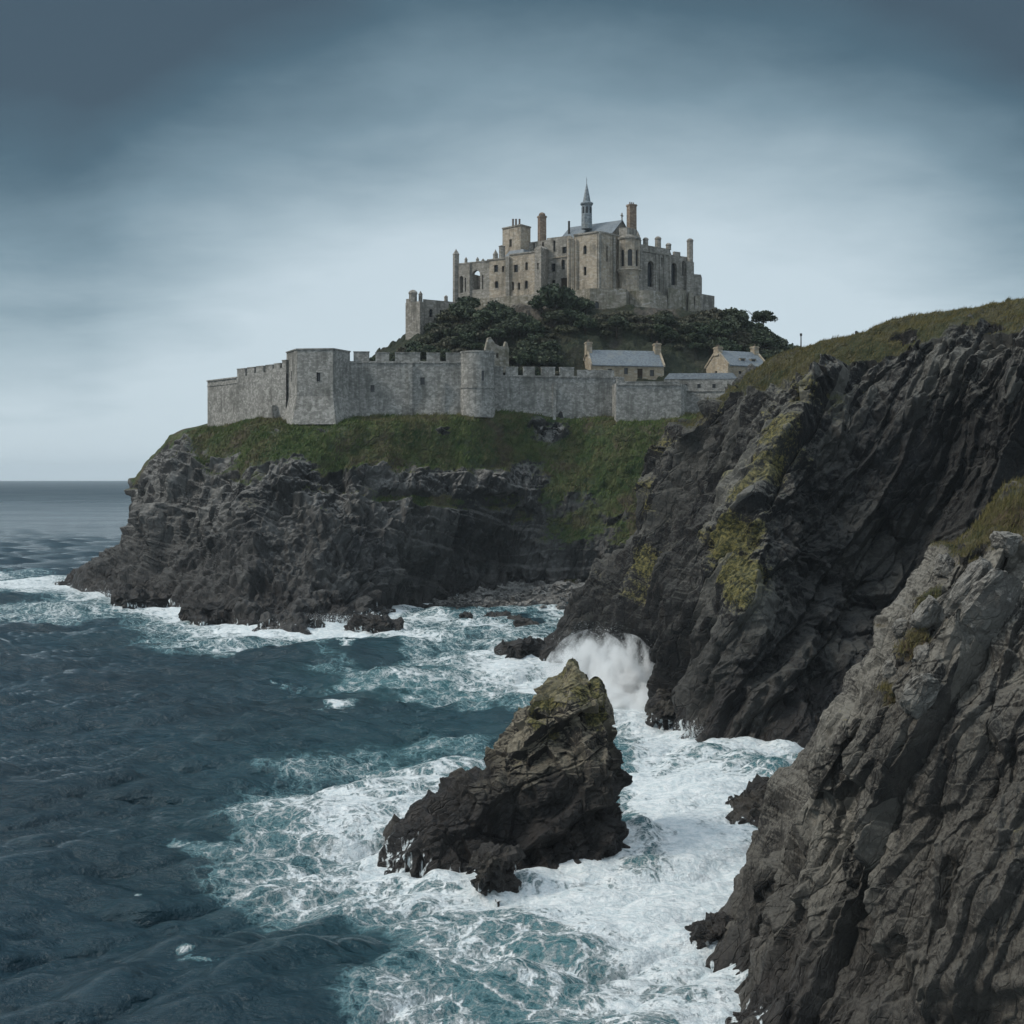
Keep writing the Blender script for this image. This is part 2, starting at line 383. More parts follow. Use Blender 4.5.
# sea
def sea_mat():
    m, g = new_mat('sea_water')
    p = g.obj()
    foam = g.attr('foam'); teal = g.attr('teal'); cover = g.attr('fine')
    warp = g.n('ShaderNodeVectorMath', {0: g.noise(p, 0.16, 4.0, 0.6, out=1), 'Scale': 5.0}, operation='SCALE')
    warp2 = g.n('ShaderNodeVectorMath', {0: g.noise(p, 0.9, 3.0, 0.6, out=1), 'Scale': 0.9}, operation='SCALE')
    q = g.vadd(g.vmul(p, (1, 1, 0)), g.vadd(g.vmul(warp, (1, 1, 0)), g.vmul(warp2, (1, 1, 0))))
    e1 = g.voro(q, 0.30, 'DISTANCE_TO_EDGE'); e2 = g.voro(q, 0.85, 'DISTANCE_TO_EDGE'); e3 = g.voro(q, 2.1, 'DISTANCE_TO_EDGE')
    l1 = g.mapr(e1, 0.0, 0.17, 1.0, 0.0); l2 = g.mapr(e2, 0.0, 0.20, 1.0, 0.0); l3 = g.mapr(e3, 0.0, 0.25, 1.0, 0.0)
    nl = g.noise(q, 0.22, 6.0, 0.65)
    nh = g.noise(p, 1.5, 6.0, 0.75)
    nf = g.noise(p, 6.0, 4.0, 0.75)
    web = g.m('ADD', g.m('MULTIPLY', l1, 0.36), g.m('ADD', g.m('MULTIPLY', l2, 0.38), g.m('MULTIPLY', l3, 0.32)))
    pat = g.m('ADD', web, g.m('ADD', g.m('MULTIPLY', g.m('SUBTRACT', nl, 0.5), 1.35), g.m('ADD', g.m('MULTIPLY', g.m('SUBTRACT', nh, 0.5), 0.85), g.m('MULTIPLY', g.m('SUBTRACT', nf, 0.5), 0.9))))
    v = g.m('ADD', g.m('MULTIPLY', foam, 1.02), g.m('MULTIPLY', pat, 0.78))
    v = g.m('MULTIPLY', v, g.mapr(foam, 0.02, 0.16))
    fm = g.mapr(v, 0.55, 1.10)
    soft = g.mapr(v, 0.15, 0.80, 0.0, 0.66)
    deep = (0.0055, 0.0230, 0.0345)
    nlow = g.noise(p, 0.045, 3.0, 0.5)
    wc = g.mix(g.mapr(nlow, 0.35, 0.65), deep, (0.0075, 0.031, 0.046))
    wc = g.mix(teal, wc, (0.022, 0.105, 0.118))
    wc = g.mix(soft, wc, (0.18, 0.34, 0.37))
    fc = g.mix(g.mapr(nh, 0.35, 0.65), (0.55, 0.63, 0.66), (0.80, 0.83, 0.84))
    col = g.mix(fm, wc, fc)
    rough = g.m('ADD', g.m('ADD', 0.09, g.m('MULTIPLY', g.attr('far'), 0.40)), g.m('MULTIPLY', fm, 0.6))
    b1 = g.noise(g.vmul(p, (0.75, 1.25, 1.0)), 0.9, 6.0, 0.62)
    b2 = g.noise(g.vmul(p, (0.7, 1.3, 1.0)), 0.22, 4.0, 0.6)
    hgt = g.m('ADD', g.m('ADD', g.m('ADD', g.m('MULTIPLY', b1, 0.62), g.m('MULTIPLY', g.noise(g.vmul(p, (0.45, 1.4, 1.0)), 0.05, 4.0, 0.6), 3.0)), g.m('ADD', g.m('MULTIPLY', b2, 0.9), g.m('MULTIPLY', g.noise(g.vmul(p, (0.7, 1.3, 1.0)), 3.4, 4.0, 0.6), 0.12))), g.m('MULTIPLY', fm, g.m('ADD', 0.05, g.m('MULTIPLY', nh, 0.25))))
    bmp = g.bump(hgt, 1.0, 1.0)
    paw = g.noise(g.vmul(p, (0.35, 1.0, 1.0)), 0.018, 5.0, 0.6)
    rough = g.m('MAXIMUM', 0.05, g.m('ADD', rough, g.m('MULTIPLY', g.m('SUBTRACT', paw, 0.5), g.m('ADD', 0.08, g.m('MULTIPLY', g.attr('far'), 0.6)))))
    return finish(m, g, col, rough, bmp, g.m('SUBTRACT', 0.5, g.m('MULTIPLY', g.attr('far'), 0.30)), IOR=1.33)
SEA = sea_mat()

# ------------------------------------------------------------------ cliffs
def fill_ctrl(cols, zlow=-5.0, push=3.0):
    """cols: list of columns of (px,py,Y) ; the last row is repeated below the sea, pushed towards the viewer"""
    A = np.array([[W(*t) for t in c] for c in cols])
    low = A[:, -1].copy(); low[:, 2] = zlow; low[:, 1] -= push
    return np.concatenate([A, low[:, None]], axis=1)

def blur(a, wrap=False):
    p_ = np.pad(a, 1, mode='edge')
    if wrap: p_[:, 0] = p_[:, -2]; p_[:, -1] = p_[:, 1]
    return (4 * p_[1:-1, 1:-1] + 2 * (p_[:-2, 1:-1] + p_[2:, 1:-1] + p_[1:-1, :-2] + p_[1:-1, 2:]) + p_[:-2, :-2] + p_[2:, 2:] + p_[:-2, 2:] + p_[2:, :-2]) / 16.0
def build_cliff(name, ctrl, n_u, n_v, wu, wv, mat, disp_fn, mask_fn, flip):
    P = crm(n_u, ctrl, wu)
    P = np.swapaxes(crm(n_v, np.swapaxes(P, 0, 1), wv), 0, 1)
    n = grid_normals(P, flip)
    flat = P.reshape(-1, 3); nf = n.reshape(-1, 3)
    px, py = to_px(flat)
    mk = mask_fn(flat, nf, px, py)
    d_ = disp_fn(flat, nf, px, py, mk).reshape(n_u, n_v)
    d_ = blur(d_).ravel()
    flat = flat + nf * d_[:, None] if d_.ndim == 1 else flat + d_
    me = raw_mesh(name, flat, grid_faces(n_u, n_v) if not flip else grid_faces(n_u, n_v)[:, ::-1], False)
    Pn = flat.reshape(n_u, n_v, 3)
    nn = grid_normals(Pn, flip).reshape(-1, 3)
    z = flat[:, 2]
    wl = fbm(flat, 6.0, 3, 55)
    wet = 1 - sstep(mk.get('wet0', 2.5), mk.get('wet1', 7.0), z + 2.2 * wl)
    wash = 0.54 * (1 - sstep(0.5, mk.get('wash', 3.5), z + 1.5 * wl)) 
    grass = mk['grass'] + 0.35 * (nn[:, 2] - 0.55) * (mk['grass'] > 0.12)
    set_attr(me, 'grass', np.clip(grass, 0, 1) * (1 - wet))
    set_attr(me, 'moss', np.clip(mk.get('moss', 0 * z) + 0.3 * (nn[:, 2] - 0.3) * (mk.get('moss', 0 * z) > 0.1), 0, 1))
    set_attr(me, 'wet', wet); set_attr(me, 'wash', wash * mk.get('washm', 1.0)); set_attr(me, 'lich_light', mk.get('lich_light', np.ones_like(z)))
    o = link(name, me, mat)
    tag(o, kind='structure')
    return o, Pn, nn.reshape(n_u, n_v, 3), np.clip(grass, 0, 1).reshape(n_u, n_v)

# --- A: castle headland
Acols = [
 [(320,425,470),(300,428,440),(270,450,445),(240,480,452),(225,520,456),(200,HOR+H*F/470,470)],
 [(250,412,360),(206,425,347),(176,436,350),(140,478,353),(132,535,355),(78,HOR+H*F/352,352)],
 [(260,410,345),(226,425,326),(205,440,318),(168,490,312),(158,550,306),(132,HOR+H*F/298,298)],
 [(275,408,340),(262,414,312),(240,436,304),(212,490,296),(200,555,288),(176,HOR+H*F/272,272)],
 [(300,408,340),(290,424,300),(274,448,289),(258,500,281),(248,565,268),(248,HOR+H*F/244,244)],
 [(350,408,340),(350,420,299),(345,455,289),(340,505,281),(335,572,266),(322,HOR+H*F/243,243)],
 [(410,408,340),(410,418,301),(404,452,294),(400,505,288),(398,570,281),(396,HOR+H*F/276,276)],
 [(470,406,340),(470,416,303),(465,448,299),(460,495,295),(455,550,296),(440,HOR+H*F/298,298)],
 [(530,405,345),(526,410,312),(520,444,307),(512,495,304),(500,550,305),(490,HOR+H*F/303,303)],
 [(590,405,348),(585,416,314),(572,445,309),(560,490,305),(550,545,303),(545,HOR+H*F/302,302)],
 [(640,405,346),(640,421,307),(640,448,301),(622,495,300),(602,550,300),(590,HOR+H*F/299,299)],
 [(720,405,340),(710,417,307),(715,445,299),(710,495,294),(700,550,292),(690,HOR+H*F/290,290)],
 [(860,405,340),(850,417,308),(850,445,296),(850,495,288),(850,550,290),(850,HOR+H*F/290,290)],
]
ctrlA = fill_ctrl(Acols)
RA1 = frame((0.12, 0.05, 1.0)); RA2 = frame((1.0, 0.1, 0.12)); RA3 = frame((0.2, -0.1, 1.0))
def maskA(p, n, px, py):
    z = p[:, 2]
    f1 = fbm(p, 14.0, 4, 3); f2 = fbm(p, 5.0, 3, 8)
    rim = np.interp(px, [60, 135, 180, 240, 300, 350, 420, 480, 540, 600, 700], [470, 470, 454, 462, 458, 462, 462, 468, 470, 505, 525])
    gr = 1 - sstep(-16, 22, (py - rim) + 24 * f1 + 8 * f2)
    for (cx, cy_, rx, ry, a, rot) in [(615, 465, 66, 44, 1.15, -10), (580, 520, 40, 30, 1.0, -30), (545, 470, 30, 14, .7, -30), (630, 530, 26, 26, .8, 0), (560, 490, 50, 20, .95, -35), (525, 515, 20, 13, .9, 0), (655, 500, 50, 40, .9, 0), (590, 530, 26, 22, .55, -30), (395, 455, 12, 26, .7, 0), (455, 440, 60, 12, .8, 0), (345, 515, 60, 5, .4, -4), (300, 462, 30, 12, .4, 0), (420, 500, 80, 8, .75, 4), (500, 500, 45, 10, .7, 0), (250, 480, 20, 8, .5, -20), (310, 490, 30, 5, .5, 0), (185, 455, 25, 8, .6, -40)]:
        gr = np.maximum(gr, a * blob(px, py, cx, cy_, rx, ry, rot) + 0.25 * f2 * (blob(px, py, cx, cy_, rx, ry, rot) > .15))
    for (cx, cy_, rx, ry, a, rot) in [(550, 425, 22, 16, .9, -30), (440, 428, 14, 10, .6, 0), (330, 432, 26, 7, .5, 10), (275, 428, 16, 10, .5, 0)]:
        gr = gr - a * blob(px, py, cx, cy_, rx, ry, rot) * (0.7 + f2)
    lich_light = 0.25 + 0.60 * (1 - sstep(480, 550, py + 20 * f1)) + 0.5 * blob(px, py, 555, 430, 25, 22) + .3 * blob(px, py, 330, 430, 60, 15)
    return dict(grass=np.clip(gr, 0, 1.1), lich_light=lich_light, moss=0.35 * blob(px, py, 255, 510, 10, 10), wet0=2.0, wet1=9.0, wash=3.5)
def dispA(p, n, px, py, mk):
    g_ = np.clip(mk['grass'], 0, 1)
    wq = p + 1.2 * np.stack([fbm(p, 11, 2, 71), fbm(p, 11, 2, 72), fbm(p, 11, 2, 73)], -1)
    rock = block_disp(wq, RA1, (22, 10, 9), 4.6, 1, cw=.2) + block_disp(wq, RA3, (12, 3.3, 3.0), 2.0, 2, cw=.07, crack=.32) + block_disp(p, RA3, (4.6, 1.5, 1.4), .85, 6, cw=.09, crack=.2) + block_disp(p, RA1, (1.7, .9, .8), .3, 4, cw=.12)
    rock = rock + saw_disp(p, (.10, .25, 1), 9.0, 1.5, 7, .35, .07) + saw_disp(p, (.05, .3, 1), 3.1, .45, 8, .35, .10) + 2.6 * fbm(p, 26, 3, 5) + .12 * fbm(p, 2.4, 3, 16)
    soft = 0.9 * fbm(p, 9, 4, 9) + 0.35 * fbm(p, 1.8, 3, 19)
    low = sstep(-2, 3, p[:, 2])
    k = sstep(0.30, 0.62, g_ + 0.2 * fbm(p, 3.0, 2, 12))
    near_wall = 1 - sstep(3, 12, np.abs(py - np.interp(px, [200, 290, 350, 480, 600, 680], [426, 422, 417, 412, 416, 420])))
    cave = -3.5 * blob(px, py, 484, 560, 22, 20, -25)
    return (rock * (1 - 0.85 * k) + soft * (0.35 + 0.65 * k)) * (0.5 + .5 * low) * (1 - 0.8 * near_wall * k) + cave
wuA = [30, 60, 50, 60, 80, 80, 80, 80, 80, 70, 70, 60, 25]
oA, PA, NA, GA = build_cliff('headland_terrain', ctrlA, 1000, 460, wuA[:12], [1.0, 2.2, 3, 3.6, 3.4, .8], ROCK_A, dispA, maskA, True)

# --- B: dark cliff on the right
def wl(px, Y): return (px, HOR + H * F / Y, Y)
Bcols = [
 [(800,440,262),(770,425,240),(755,455,240),(735,505,242),(720,560,242),wl(690,242)],
 [(770,398,222),(705,424,198),(684,470,200),(652,515,203),(622,570,206),wl(522,205)],
 [(790,385,220),(722,402,191),(706,440,188),(676,520,187),(640,592,187),wl(580,190)],
 [(820,365,218),(752,376,185),(740,408,178),(712,500,173),(672,600,167),wl(650,173)],
 [(850,350,212),(782,357,180),(788,388,168),(764,490,152),(742,592,145),wl(692,145)],
 [(900,335,206),(850,337,174),(850,372,163),(836,490,155),(805,605,147),wl(742,138)],
 [(950,322,202),(910,323,170),(912,355,160),(908,480,156),(885,605,149),wl(818,140)],
 [(1010,314,198),(970,312,165),(972,346,154),(985,450,152),(980,600,148),wl(915,141)],
 [(1080,300,192),(1040,300,160),(1045,335,149),(1055,440,146),(1062,600,143),wl(1010,141)],
 [(1180,285,185),(1170,280,152),(1180,315,140),(1200,440,138),(1210,600,136),wl(1180,134)],
 [(1400,270,175),(1400,265,140),(1400,300,128),(1420,440,126),(1440,600,124),wl(1440,120)],
]
ctrlB = fill_ctrl(Bcols)
RB1 = frame((-0.42, -0.12, -0.9)); RB2 = frame((-0.55, -0.1, -0.85)); RB3 = frame((-0.2, 0.1, -1.0))
def seg_d(px, py, pts):
    best = np.full(px.shape, 1e9)
    for (x0, y0), (x1, y1) in zip(pts[:-1], pts[1:]):
        vx, vy = x1 - x0, y1 - y0
        t = np.clip(((px - x0) * vx + (py - y0) * vy) / (vx * vx + vy * vy), 0, 1)
        best = np.minimum(best, np.hypot(px - x0 - t * vx, py - y0 - t * vy))
    return best
def maskB(p, n, px, py):
    f1 = fbm(p, 10.0, 4, 31); f2 = fbm(p, 3.0, 3, 38)
    rim = np.interp(px, [600, 690, 740, 790, 850, 910, 970, 1040, 1200], [464, 424, 399, 378, 365, 348, 334, 319, 298])
    gr = 1 - sstep(-9, 12, (py - rim) + 13 * f1 + 8 * f2)
    gr = np.maximum(gr, 0.95 * blob(px, py, 820, 395, 60, 16, -10) * (.6 + .8 * f1 + .5 * f2))
    gr = gr - .9 * sstep(.55, .8, fbm(p, 4.0, 3, 44)) * (py > rim - 22)
    gr = np.maximum(gr, 0.8 * blob(px, py, 700, 415, 30, 16, -40) * (.8 + .8 * f2))
    gr = np.maximum(gr, .8 * blob(px, py, 655, 480, 26, 8, -45) * (.8 + .8 * f2))
    d1 = seg_d(px, py, [(800, 400), (775, 450), (755, 500), (742, 545), (748, 590)])
    d2 = seg_d(px, py, [(690, 440), (672, 500), (655, 560), (640, 600)])
    d3 = seg_d(px, py, [(650, 485), (622, 540), (600, 580)])
    d4 = seg_d(px, py, [(845, 395), (822, 440), (806, 480)])
    moss = .5 * np.exp(-(d4 / 12) ** 2) * (.6 + f2) + 1.0 * np.exp(-(d1 / 22) ** 2) * (.65 + .9 * f2) + .8 * blob(px, py, 752, 578, 20, 16) + .62 * np.exp(-(d2 / 9) ** 2) * (.6 + f2) + .75 * np.exp(-(d3 / 9) ** 2) * (.6 + f2)
    lich_light = .30 + 1.0 * (1 - sstep(340, 440, py + 20 * f1)) + .9 * np.exp(-(d1 / 35) ** 2) + .5 * np.exp(-(d2 / 12) ** 2) + .5 * np.exp(-(d3 / 12) ** 2)
    return dict(grass=np.clip(gr, 0, 1.1), moss=moss, lich_light=np.clip(lich_light, 0, 1.3), wet0=1.5, wet1=8.0, wash=3.2)
def dispB(p, n, px, py, mk):
    g_ = np.clip(mk['grass'], 0, 1)
    wq = p + .9 * np.stack([fbm(p, 9, 2, 81), fbm(p, 9, 2, 82), fbm(p, 9, 2, 83)], -1)
    rock = saw_disp(p, (.76, -.52, -.32), 11.0, 3.4, 10, .3, .10) + saw_disp(p, (.78, -.45, -.38), 3.8, 1.2, 18, .3, .12) + block_disp(wq, RB1, (30, 8, 7), 3.2, 11, cw=.3) + block_disp(wq, RB2, (11, 3.6, 3.2), 1.7, 12, cw=.13, crack=.2) + block_disp(wq, RB3, (4.2, 1.6, 1.5), .8, 13, cw=.14, crack=.25) + block_disp(p, RB2, (1.6, .8, .6), .3, 14)
    rock = rock + 1.6 * fbm(p, 22, 3, 15) + .22 * fbm(p, 1.5, 3, 19)
    soft = 0.7 * fbm(p, 7, 4, 29) + 0.3 * fbm(p, 1.2, 3, 28)
    k = sstep(0.30, 0.62, g_ + 0.2 * fbm(p, 2.5, 2, 17))
    cave = -4 * blob(px, py, 905, 560, 60, 90, 20)
    return rock * (1 - 0.85 * k) + soft * (0.4 + 0.6 * k) + cave
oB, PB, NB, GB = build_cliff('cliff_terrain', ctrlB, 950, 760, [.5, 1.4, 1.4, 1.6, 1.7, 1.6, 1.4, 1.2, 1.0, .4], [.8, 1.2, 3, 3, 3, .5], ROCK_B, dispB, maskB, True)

# --- C: near cliff, bottom right.  columns run down the ridge, rows from the hidden back face to the front foot
Ccols = [
 [wl(1320,112),(1300,470,95),(1260,330,76),(1270,470,66),(1270,690,60),(1270,900,55),wl(1270,50)],
 [wl(1150,116),(1120,560,98),(1110,415,76),(1120,520,67),(1130,690,61),(1130,900,56),wl(1140,52)],
 [wl(1010,119),(1010,620,98),(1026,480,73),(1045,570,66),(1060,710,61.5),(1060,900,57.5),wl(1060,54)],
 [wl(935,119),(945,690,96),(960,542,71),(985,610,66),(1000,730,62.5),(1000,900,59),wl(990,56)],
 [wl(885,117),(895,710,93),(925,582,70),(942,645,66.5),(950,755,63.8),(940,920,60.5),wl(930,58)],
 [wl(850,114),(855,745,93),(884,655,69.5),(898,712,67),(902,805,65),(890,940,62.5),wl(870,60)],
 [wl(815,110),(818,775,92),(848,712,70),(858,765,68),(860,845,66.5),(850,950,65),wl(820,62.5)],
 [wl(770,100),(775,825,88),(792,787,72),(800,832,70.5),(798,890,69),(786,960,68),wl(752,65)],
 [wl(744,90),(744,885,82),(748,880,74.5),(752,905,73.5),(752,940,72.5),(744,985,71),wl(722,67.5)],
 [wl(716,82),(714,948,79),(712,942,76.5),(712,952,76),(710,967,75),(706,987,74),wl(700,72.5)],
]
A_ = np.array([[W(*t) for t in c] for c in Ccols])
lo0 = A_[:, 0].copy(); lo0[:, 2] = -4; lo0[:, 1] += 2
lo1 = A_[:, -1].copy(); lo1[:, 2] = -4; lo1[:, 1] -= 2
A_ = np.concatenate([lo0[:, None], A_, lo1[:, None]], axis=1)
tipc = A_[-1].copy(); tipc[:, 2] = -4; tipc[:, 0] -= 1.0
ctrlC = np.concatenate([A_, tipc[None]], axis=0)
RC1 = frame((-0.56, -0.25, -0.83)); RC2 = frame((-0.45, -0.45, -0.9)); RC3 = frame((-0.7, 0.1, -0.6))
def maskC(p, n, px, py):
    f1 = fbm(p, 5.0, 4, 41); f2 = fbm(p, 1.3, 3, 48)
    gr = np.zeros(len(p))
    front = p[:, 1] < 80
    for (cx, cy_, rx, ry, a, rot) in [(1010, 515, 60, 26, 1.3, -35), (1060, 480, 60, 40, 1.3, -30), (1150, 420, 90, 70, 1.3, -20), (915, 640, 32, 14, 1.0, -55), (898, 690, 30, 12, .95, -60), (930, 600, 25, 10, .8, -50), (975, 560, 30, 10, .6, -40), (1010, 640, 40, 8, .35, -60)]:
        b_ = blob(px, py, cx, cy_, rx, ry, rot)
        gr = np.maximum(gr, a * b_ + .35 * f2 * (b_ > .12) + .25 * f1 * (b_ > .12))
    gr = np.where(front, gr, .8 + .3 * f1)
    gr = np.where(p[:, 2] > 6, gr, gr * 0)
    lich_light = .32 + .55 * (1 - sstep(560, 820, py + (px - 900) * .2 + 60 * f1)) + .5 * blob(px, py, 830, 820, 60, 60)
    moss = .30 * blob(px, py, 1000, 900, 60, 200) * (.4 + f2) + .25 * blob(px, py, 840, 740, 20, 60) * (.5 + f2)
    return dict(grass=np.clip(gr, 0, 1.1), moss=moss, lich_light=np.clip(lich_light, 0, 1.2), wet0=.6, wet1=6.0, wash=1.2)
def dispC(p, n, px, py, mk):
    g_ = np.clip(mk['grass'], 0, 1)
    wq = p + .25 * np.stack([fbm(p, 4, 2, 91), fbm(p, 4, 2, 92), fbm(p, 4, 2, 93)], -1)
    rock = saw_disp(p, (.85, -.20, -.36), 5.2, 2.0, 20, .20, .06) + saw_disp(p, (.83, -.25, -.40), 1.7, .5, 34, .2, .10) + block_disp(wq, RC1, (15, 5.0, 4.0), 1.6, 21, cw=.07, crack=.12) + block_disp(wq, RC2, (5.5, 2.1, 1.8), .75, 22, cw=.07, crack=.2) + block_disp(p, RC3, (2.0, .9, .8), .26, 23, cw=.09, crack=.3) + block_disp(p, RC2, (.7, .34, .3), .08, 24, crack=.3)
    rock = rock + .7 * fbm(p, 9, 3, 25) + .06 * fbm(p, .8, 4, 26)
    soft = .5 * fbm(p, 3, 3, 27) + .14 * fbm(p, .6, 3, 30)
    k = sstep(.30, .62, g_ + .2 * fbm(p, 1.2, 2, 37))
    return rock * (1 - .8 * k) + soft * (.3 + .7 * k)
oC, PC, NC, GC = build_cliff('near_cliff_terrain', ctrlC, 950, 900, [.3, .8, 1.6, 1.8, 1.8, 1.6, 1.6, 1.4, 1.0, .4], [.15, .5, .9, 1.7, 2.2, 2.6, 1.6, .2], ROCK_C, dispC, maskC, False)

# ------------------------------------------------------------------ D: the sea stack, a closed rock
def stack_loft(rows, nz, nu, wts, ex=.62):
    R_ = crm(nz, np.array(rows), wts)
    th = np.linspace(0, 2 * math.pi, nu, endpoint=False)
    ct, st = np.cos(th), np.sin(th)
    cx_ = np.sign(ct) * np.abs(ct) ** ex; sy_ = np.sign(st) * np.abs(st) ** ex
    xc = (R_[:, 1] + R_[:, 2]) / 2; rx = (R_[:, 2] - R_[:, 1]) / 2
    yc = (R_[:, 3] + R_[:, 4]) / 2; ry = (R_[:, 4] - R_[:, 3]) / 2
    P = np.stack([xc[:, None] + rx[:, None] * cx_, yc[:, None] + ry[:, None] * sy_, np.repeat(R_[:, :1], nu, 1)], -1)
    n = grid_normals(P)
    if np.mean(np.sum(n * (P - np.stack([xc, yc, R_[:, 0]], -1)[:, None]), -1)) < 0: n = -n
    return P, n
def build_stack():
    rows = [  # z, x left, x right, y front, y back
        (15.5, 4.9, 5.0, 99.9, 100.1), (15.0, 4.3, 5.2, 99.2, 100.8), (13.9, 3.6, 5.3, 98.4, 101.6), (12.6, 2.9, 5.6, 97.6, 103.2), (11.0, 1.4, 6.3, 97.0, 104.5), (9.0, -0.3, 7.6, 96.0, 105.5),
        (7.0, -1.6, 8.0, 95.2, 106.5), (5.0, -3.5, 8.1, 94.6, 107.2), (3.0, -6.1, 8.3, 93.6, 107.8), (1.2, -8.2, 8.5, 92.6, 108.2), (-0.8, -10.0, 8.7, 92.0, 108.6), (-4.5, -10.8, 9.0, 91.6, 109.0)]
    horn = [(13.7, 6.55, 6.7, 99.4, 99.6), (13.2, 6.2, 7.05, 98.8, 100.3), (12.0, 6.0, 7.3, 98.2, 101.2), (10.0, 5.6, 7.7, 97.6, 102.0), (7.5, 5.0, 8.0, 97.2, 102.6)]
    RD1 = frame((0.86, 0.2, 0.45)); RD2 = frame((-0.25, 0.1, 1.0)); RD3 = frame((0.8, -0.3, 0.45))
    VV, FF, AT, off = [], [], [], 0
    for k_, (rw, nz, nu, wts) in enumerate(((rows, 640, 1150, [.3, .8, 1, 1, 1, 1, 1, 1, 1, 1, 1]), (horn, 150, 260, [.4, 1, 1, 1]))):
        P, n = stack_loft(rw, nz, nu, wts)
        p = P.reshape(-1, 3); nf = n.reshape(-1, 3); px, py = to_px(p)
        wq = p + .3 * np.stack([fbm(p, 4, 2, 101), fbm(p, 4, 2, 102), fbm(p, 4, 2, 103)], -1)
        top = sstep(15.2, 11.5, p[:, 2]) * .72 + .28
        d_ = saw_disp(p, (-.40, -.35, .86), 3.4, .7, 50, .25, .12) + saw_disp(p, (-.36, -.30, .90), 1.0, .12, 59, .3, .2) + block_disp(wq, RD1, (6.5, 3.0, 2.6), 1.6, 51, cw=.10, crack=.2) + block_disp(wq, RD2, (3.4, 1.6, 1.5), .9, 52, cw=.09, crack=.25) + block_disp(wq, RD3, (1.6, .8, .6), .34, 53, cw=.1, crack=.3) + block_disp(p, RD1, (.6, .35, .3), .09, 54) + .6 * fbm(p, 6, 3, 55) + .05 * fbm(p, .8, 3, 56)
        base = sstep(-1, 3, p[:, 2])
        d_ = d_ * top * (.6 + .4 * base) * (1 if k_ == 0 else .45)
        d_ = blur(d_.reshape(nz, nu), True).ravel()
        p = p + nf * d_[:, None]
        Pn = p.reshape(P.shape)
        if k_ == 0: Pmain = Pn
        nn = grid_normals(Pn).reshape(-1, 3)
        if np.mean(np.sum(nn * nf, -1)) < 0: nn = -nn
        z = p[:, 2]; wl_ = fbm(p, 4.0, 3, 57); f2 = fbm(p, 1.6, 3, 58)
        wet = 1 - sstep(2.0, 7.5, z + 1.6 * wl_)
        moss = (sstep(9.0, 13.0, z + 2.2 * f2) * .85 + .62 * blob(px, py, 598, 722, 16, 14) + .45 * blob(px, py, 592, 690, 9, 14)) * (.75 + .6 * f2)
        lich_light = sstep(5.5, 10.5, z + 1.5 * f2 - .15 * (p[:, 0] - 3)) * 1.05
        left = sstep(2, -7, p[:, 0])
        wash = (.36 + .30 * left) * (1 - sstep(.2, 1.6 + 2.4 * left, z - .7 * wl_))
        AT.append((0 * z, np.clip(moss + .45 * (nn[:, 2] - .35) * (moss > .12), 0, 1), wet, wash, lich_light))
        VV.append(p); FF.append(grid_faces(nz, nu, True)[:, ::-1] + off); off += len(p)
    me = raw_mesh('sea_stack', np.concatenate(VV), np.concatenate(FF), False)
    for nm, arrs in zip(('grass', 'moss', 'wet', 'wash', 'lich_light'), zip(*AT)): set_attr(me, nm, np.concatenate(arrs))
    o = link('sea_stack', me, ROCK_D)
    tag(o, 'tall pointed sea stack with mossy yellow top rising from the white surf', 'sea stack')
    return o, Pmain
oD, PD = build_stack()

# smaller rocks standing in the surf
def rock_mesh(name, size, seed, n_sub=4, rough=.30, rot=None, strength=1.0):
    rs = np.random.RandomState(seed)
    bm = bmesh.new()
    pts = rs.uniform(-1, 1, (26, 3)); pts /= np.maximum(np.abs(pts).max(1, keepdims=True), .55)
    for q in pts: bm.verts.new(q * np.array(size) * .5)
    bmesh.ops.convex_hull(bm, input=bm.verts[:])
    bmesh.ops.delete(bm, geom=[v for v in bm.verts if not v.link_faces], context='VERTS')
    bmesh.ops.triangulate(bm, faces=bm.faces[:])
    bmesh.ops.subdivide_edges(bm, edges=bm.edges[:], cuts=n_sub, use_grid_fill=True, smooth=.25)
    co = np.array([v.co[:] for v in bm.verts]); nr = np.array([v.normal[:] for v in bm.verts])
    s_ = min(size)
    R_ = frame((.6, .2, .7))
    d_ = s_ * rough * (block_disp(co + 31 * seed, R_, (s_ * .9, s_ * .4, s_ * .4), 1.0, seed, crack=.2, cw=.1) + .45 * block_disp(co + 11 * seed, R_, (s_ * .3, s_ * .14, s_ * .14), 1.0, seed + 9, crack=.2, cw=.12) + .6 * fbm(co + 7 * seed, s_ * .4, 3, seed)) * strength
    co = co + nr * d_[:, None]
    for v, c_ in zip(bm.verts, co): v.co = c_
    me = bpy.data.meshes.new(name); bm.to_mesh(me); bm.free()
    return me
def rock_attrs(me, loc, wet0=1.0, wet1=4.0, wash=.0, lich_light=.6, moss=0.0):
    co = np.empty(len(me.vertices) * 3, np.float32); me.vertices.foreach_get('co', co); co = co.reshape(-1, 3) + np.array(loc, np.float32)
    z = co[:, 2]; n_ = fbm(co, 1.5, 3, 5)
    set_attr(me, 'grass', 0 * z); set_attr(me, 'moss', 0 * z + moss); set_attr(me, 'lich_light', 0 * z + lich_light)
    set_attr(me, 'wet', 1 - sstep(wet0, wet1, z + n_)); set_attr(me, 'wash', wash * (1 - sstep(.2, 2.0, z + n_)))
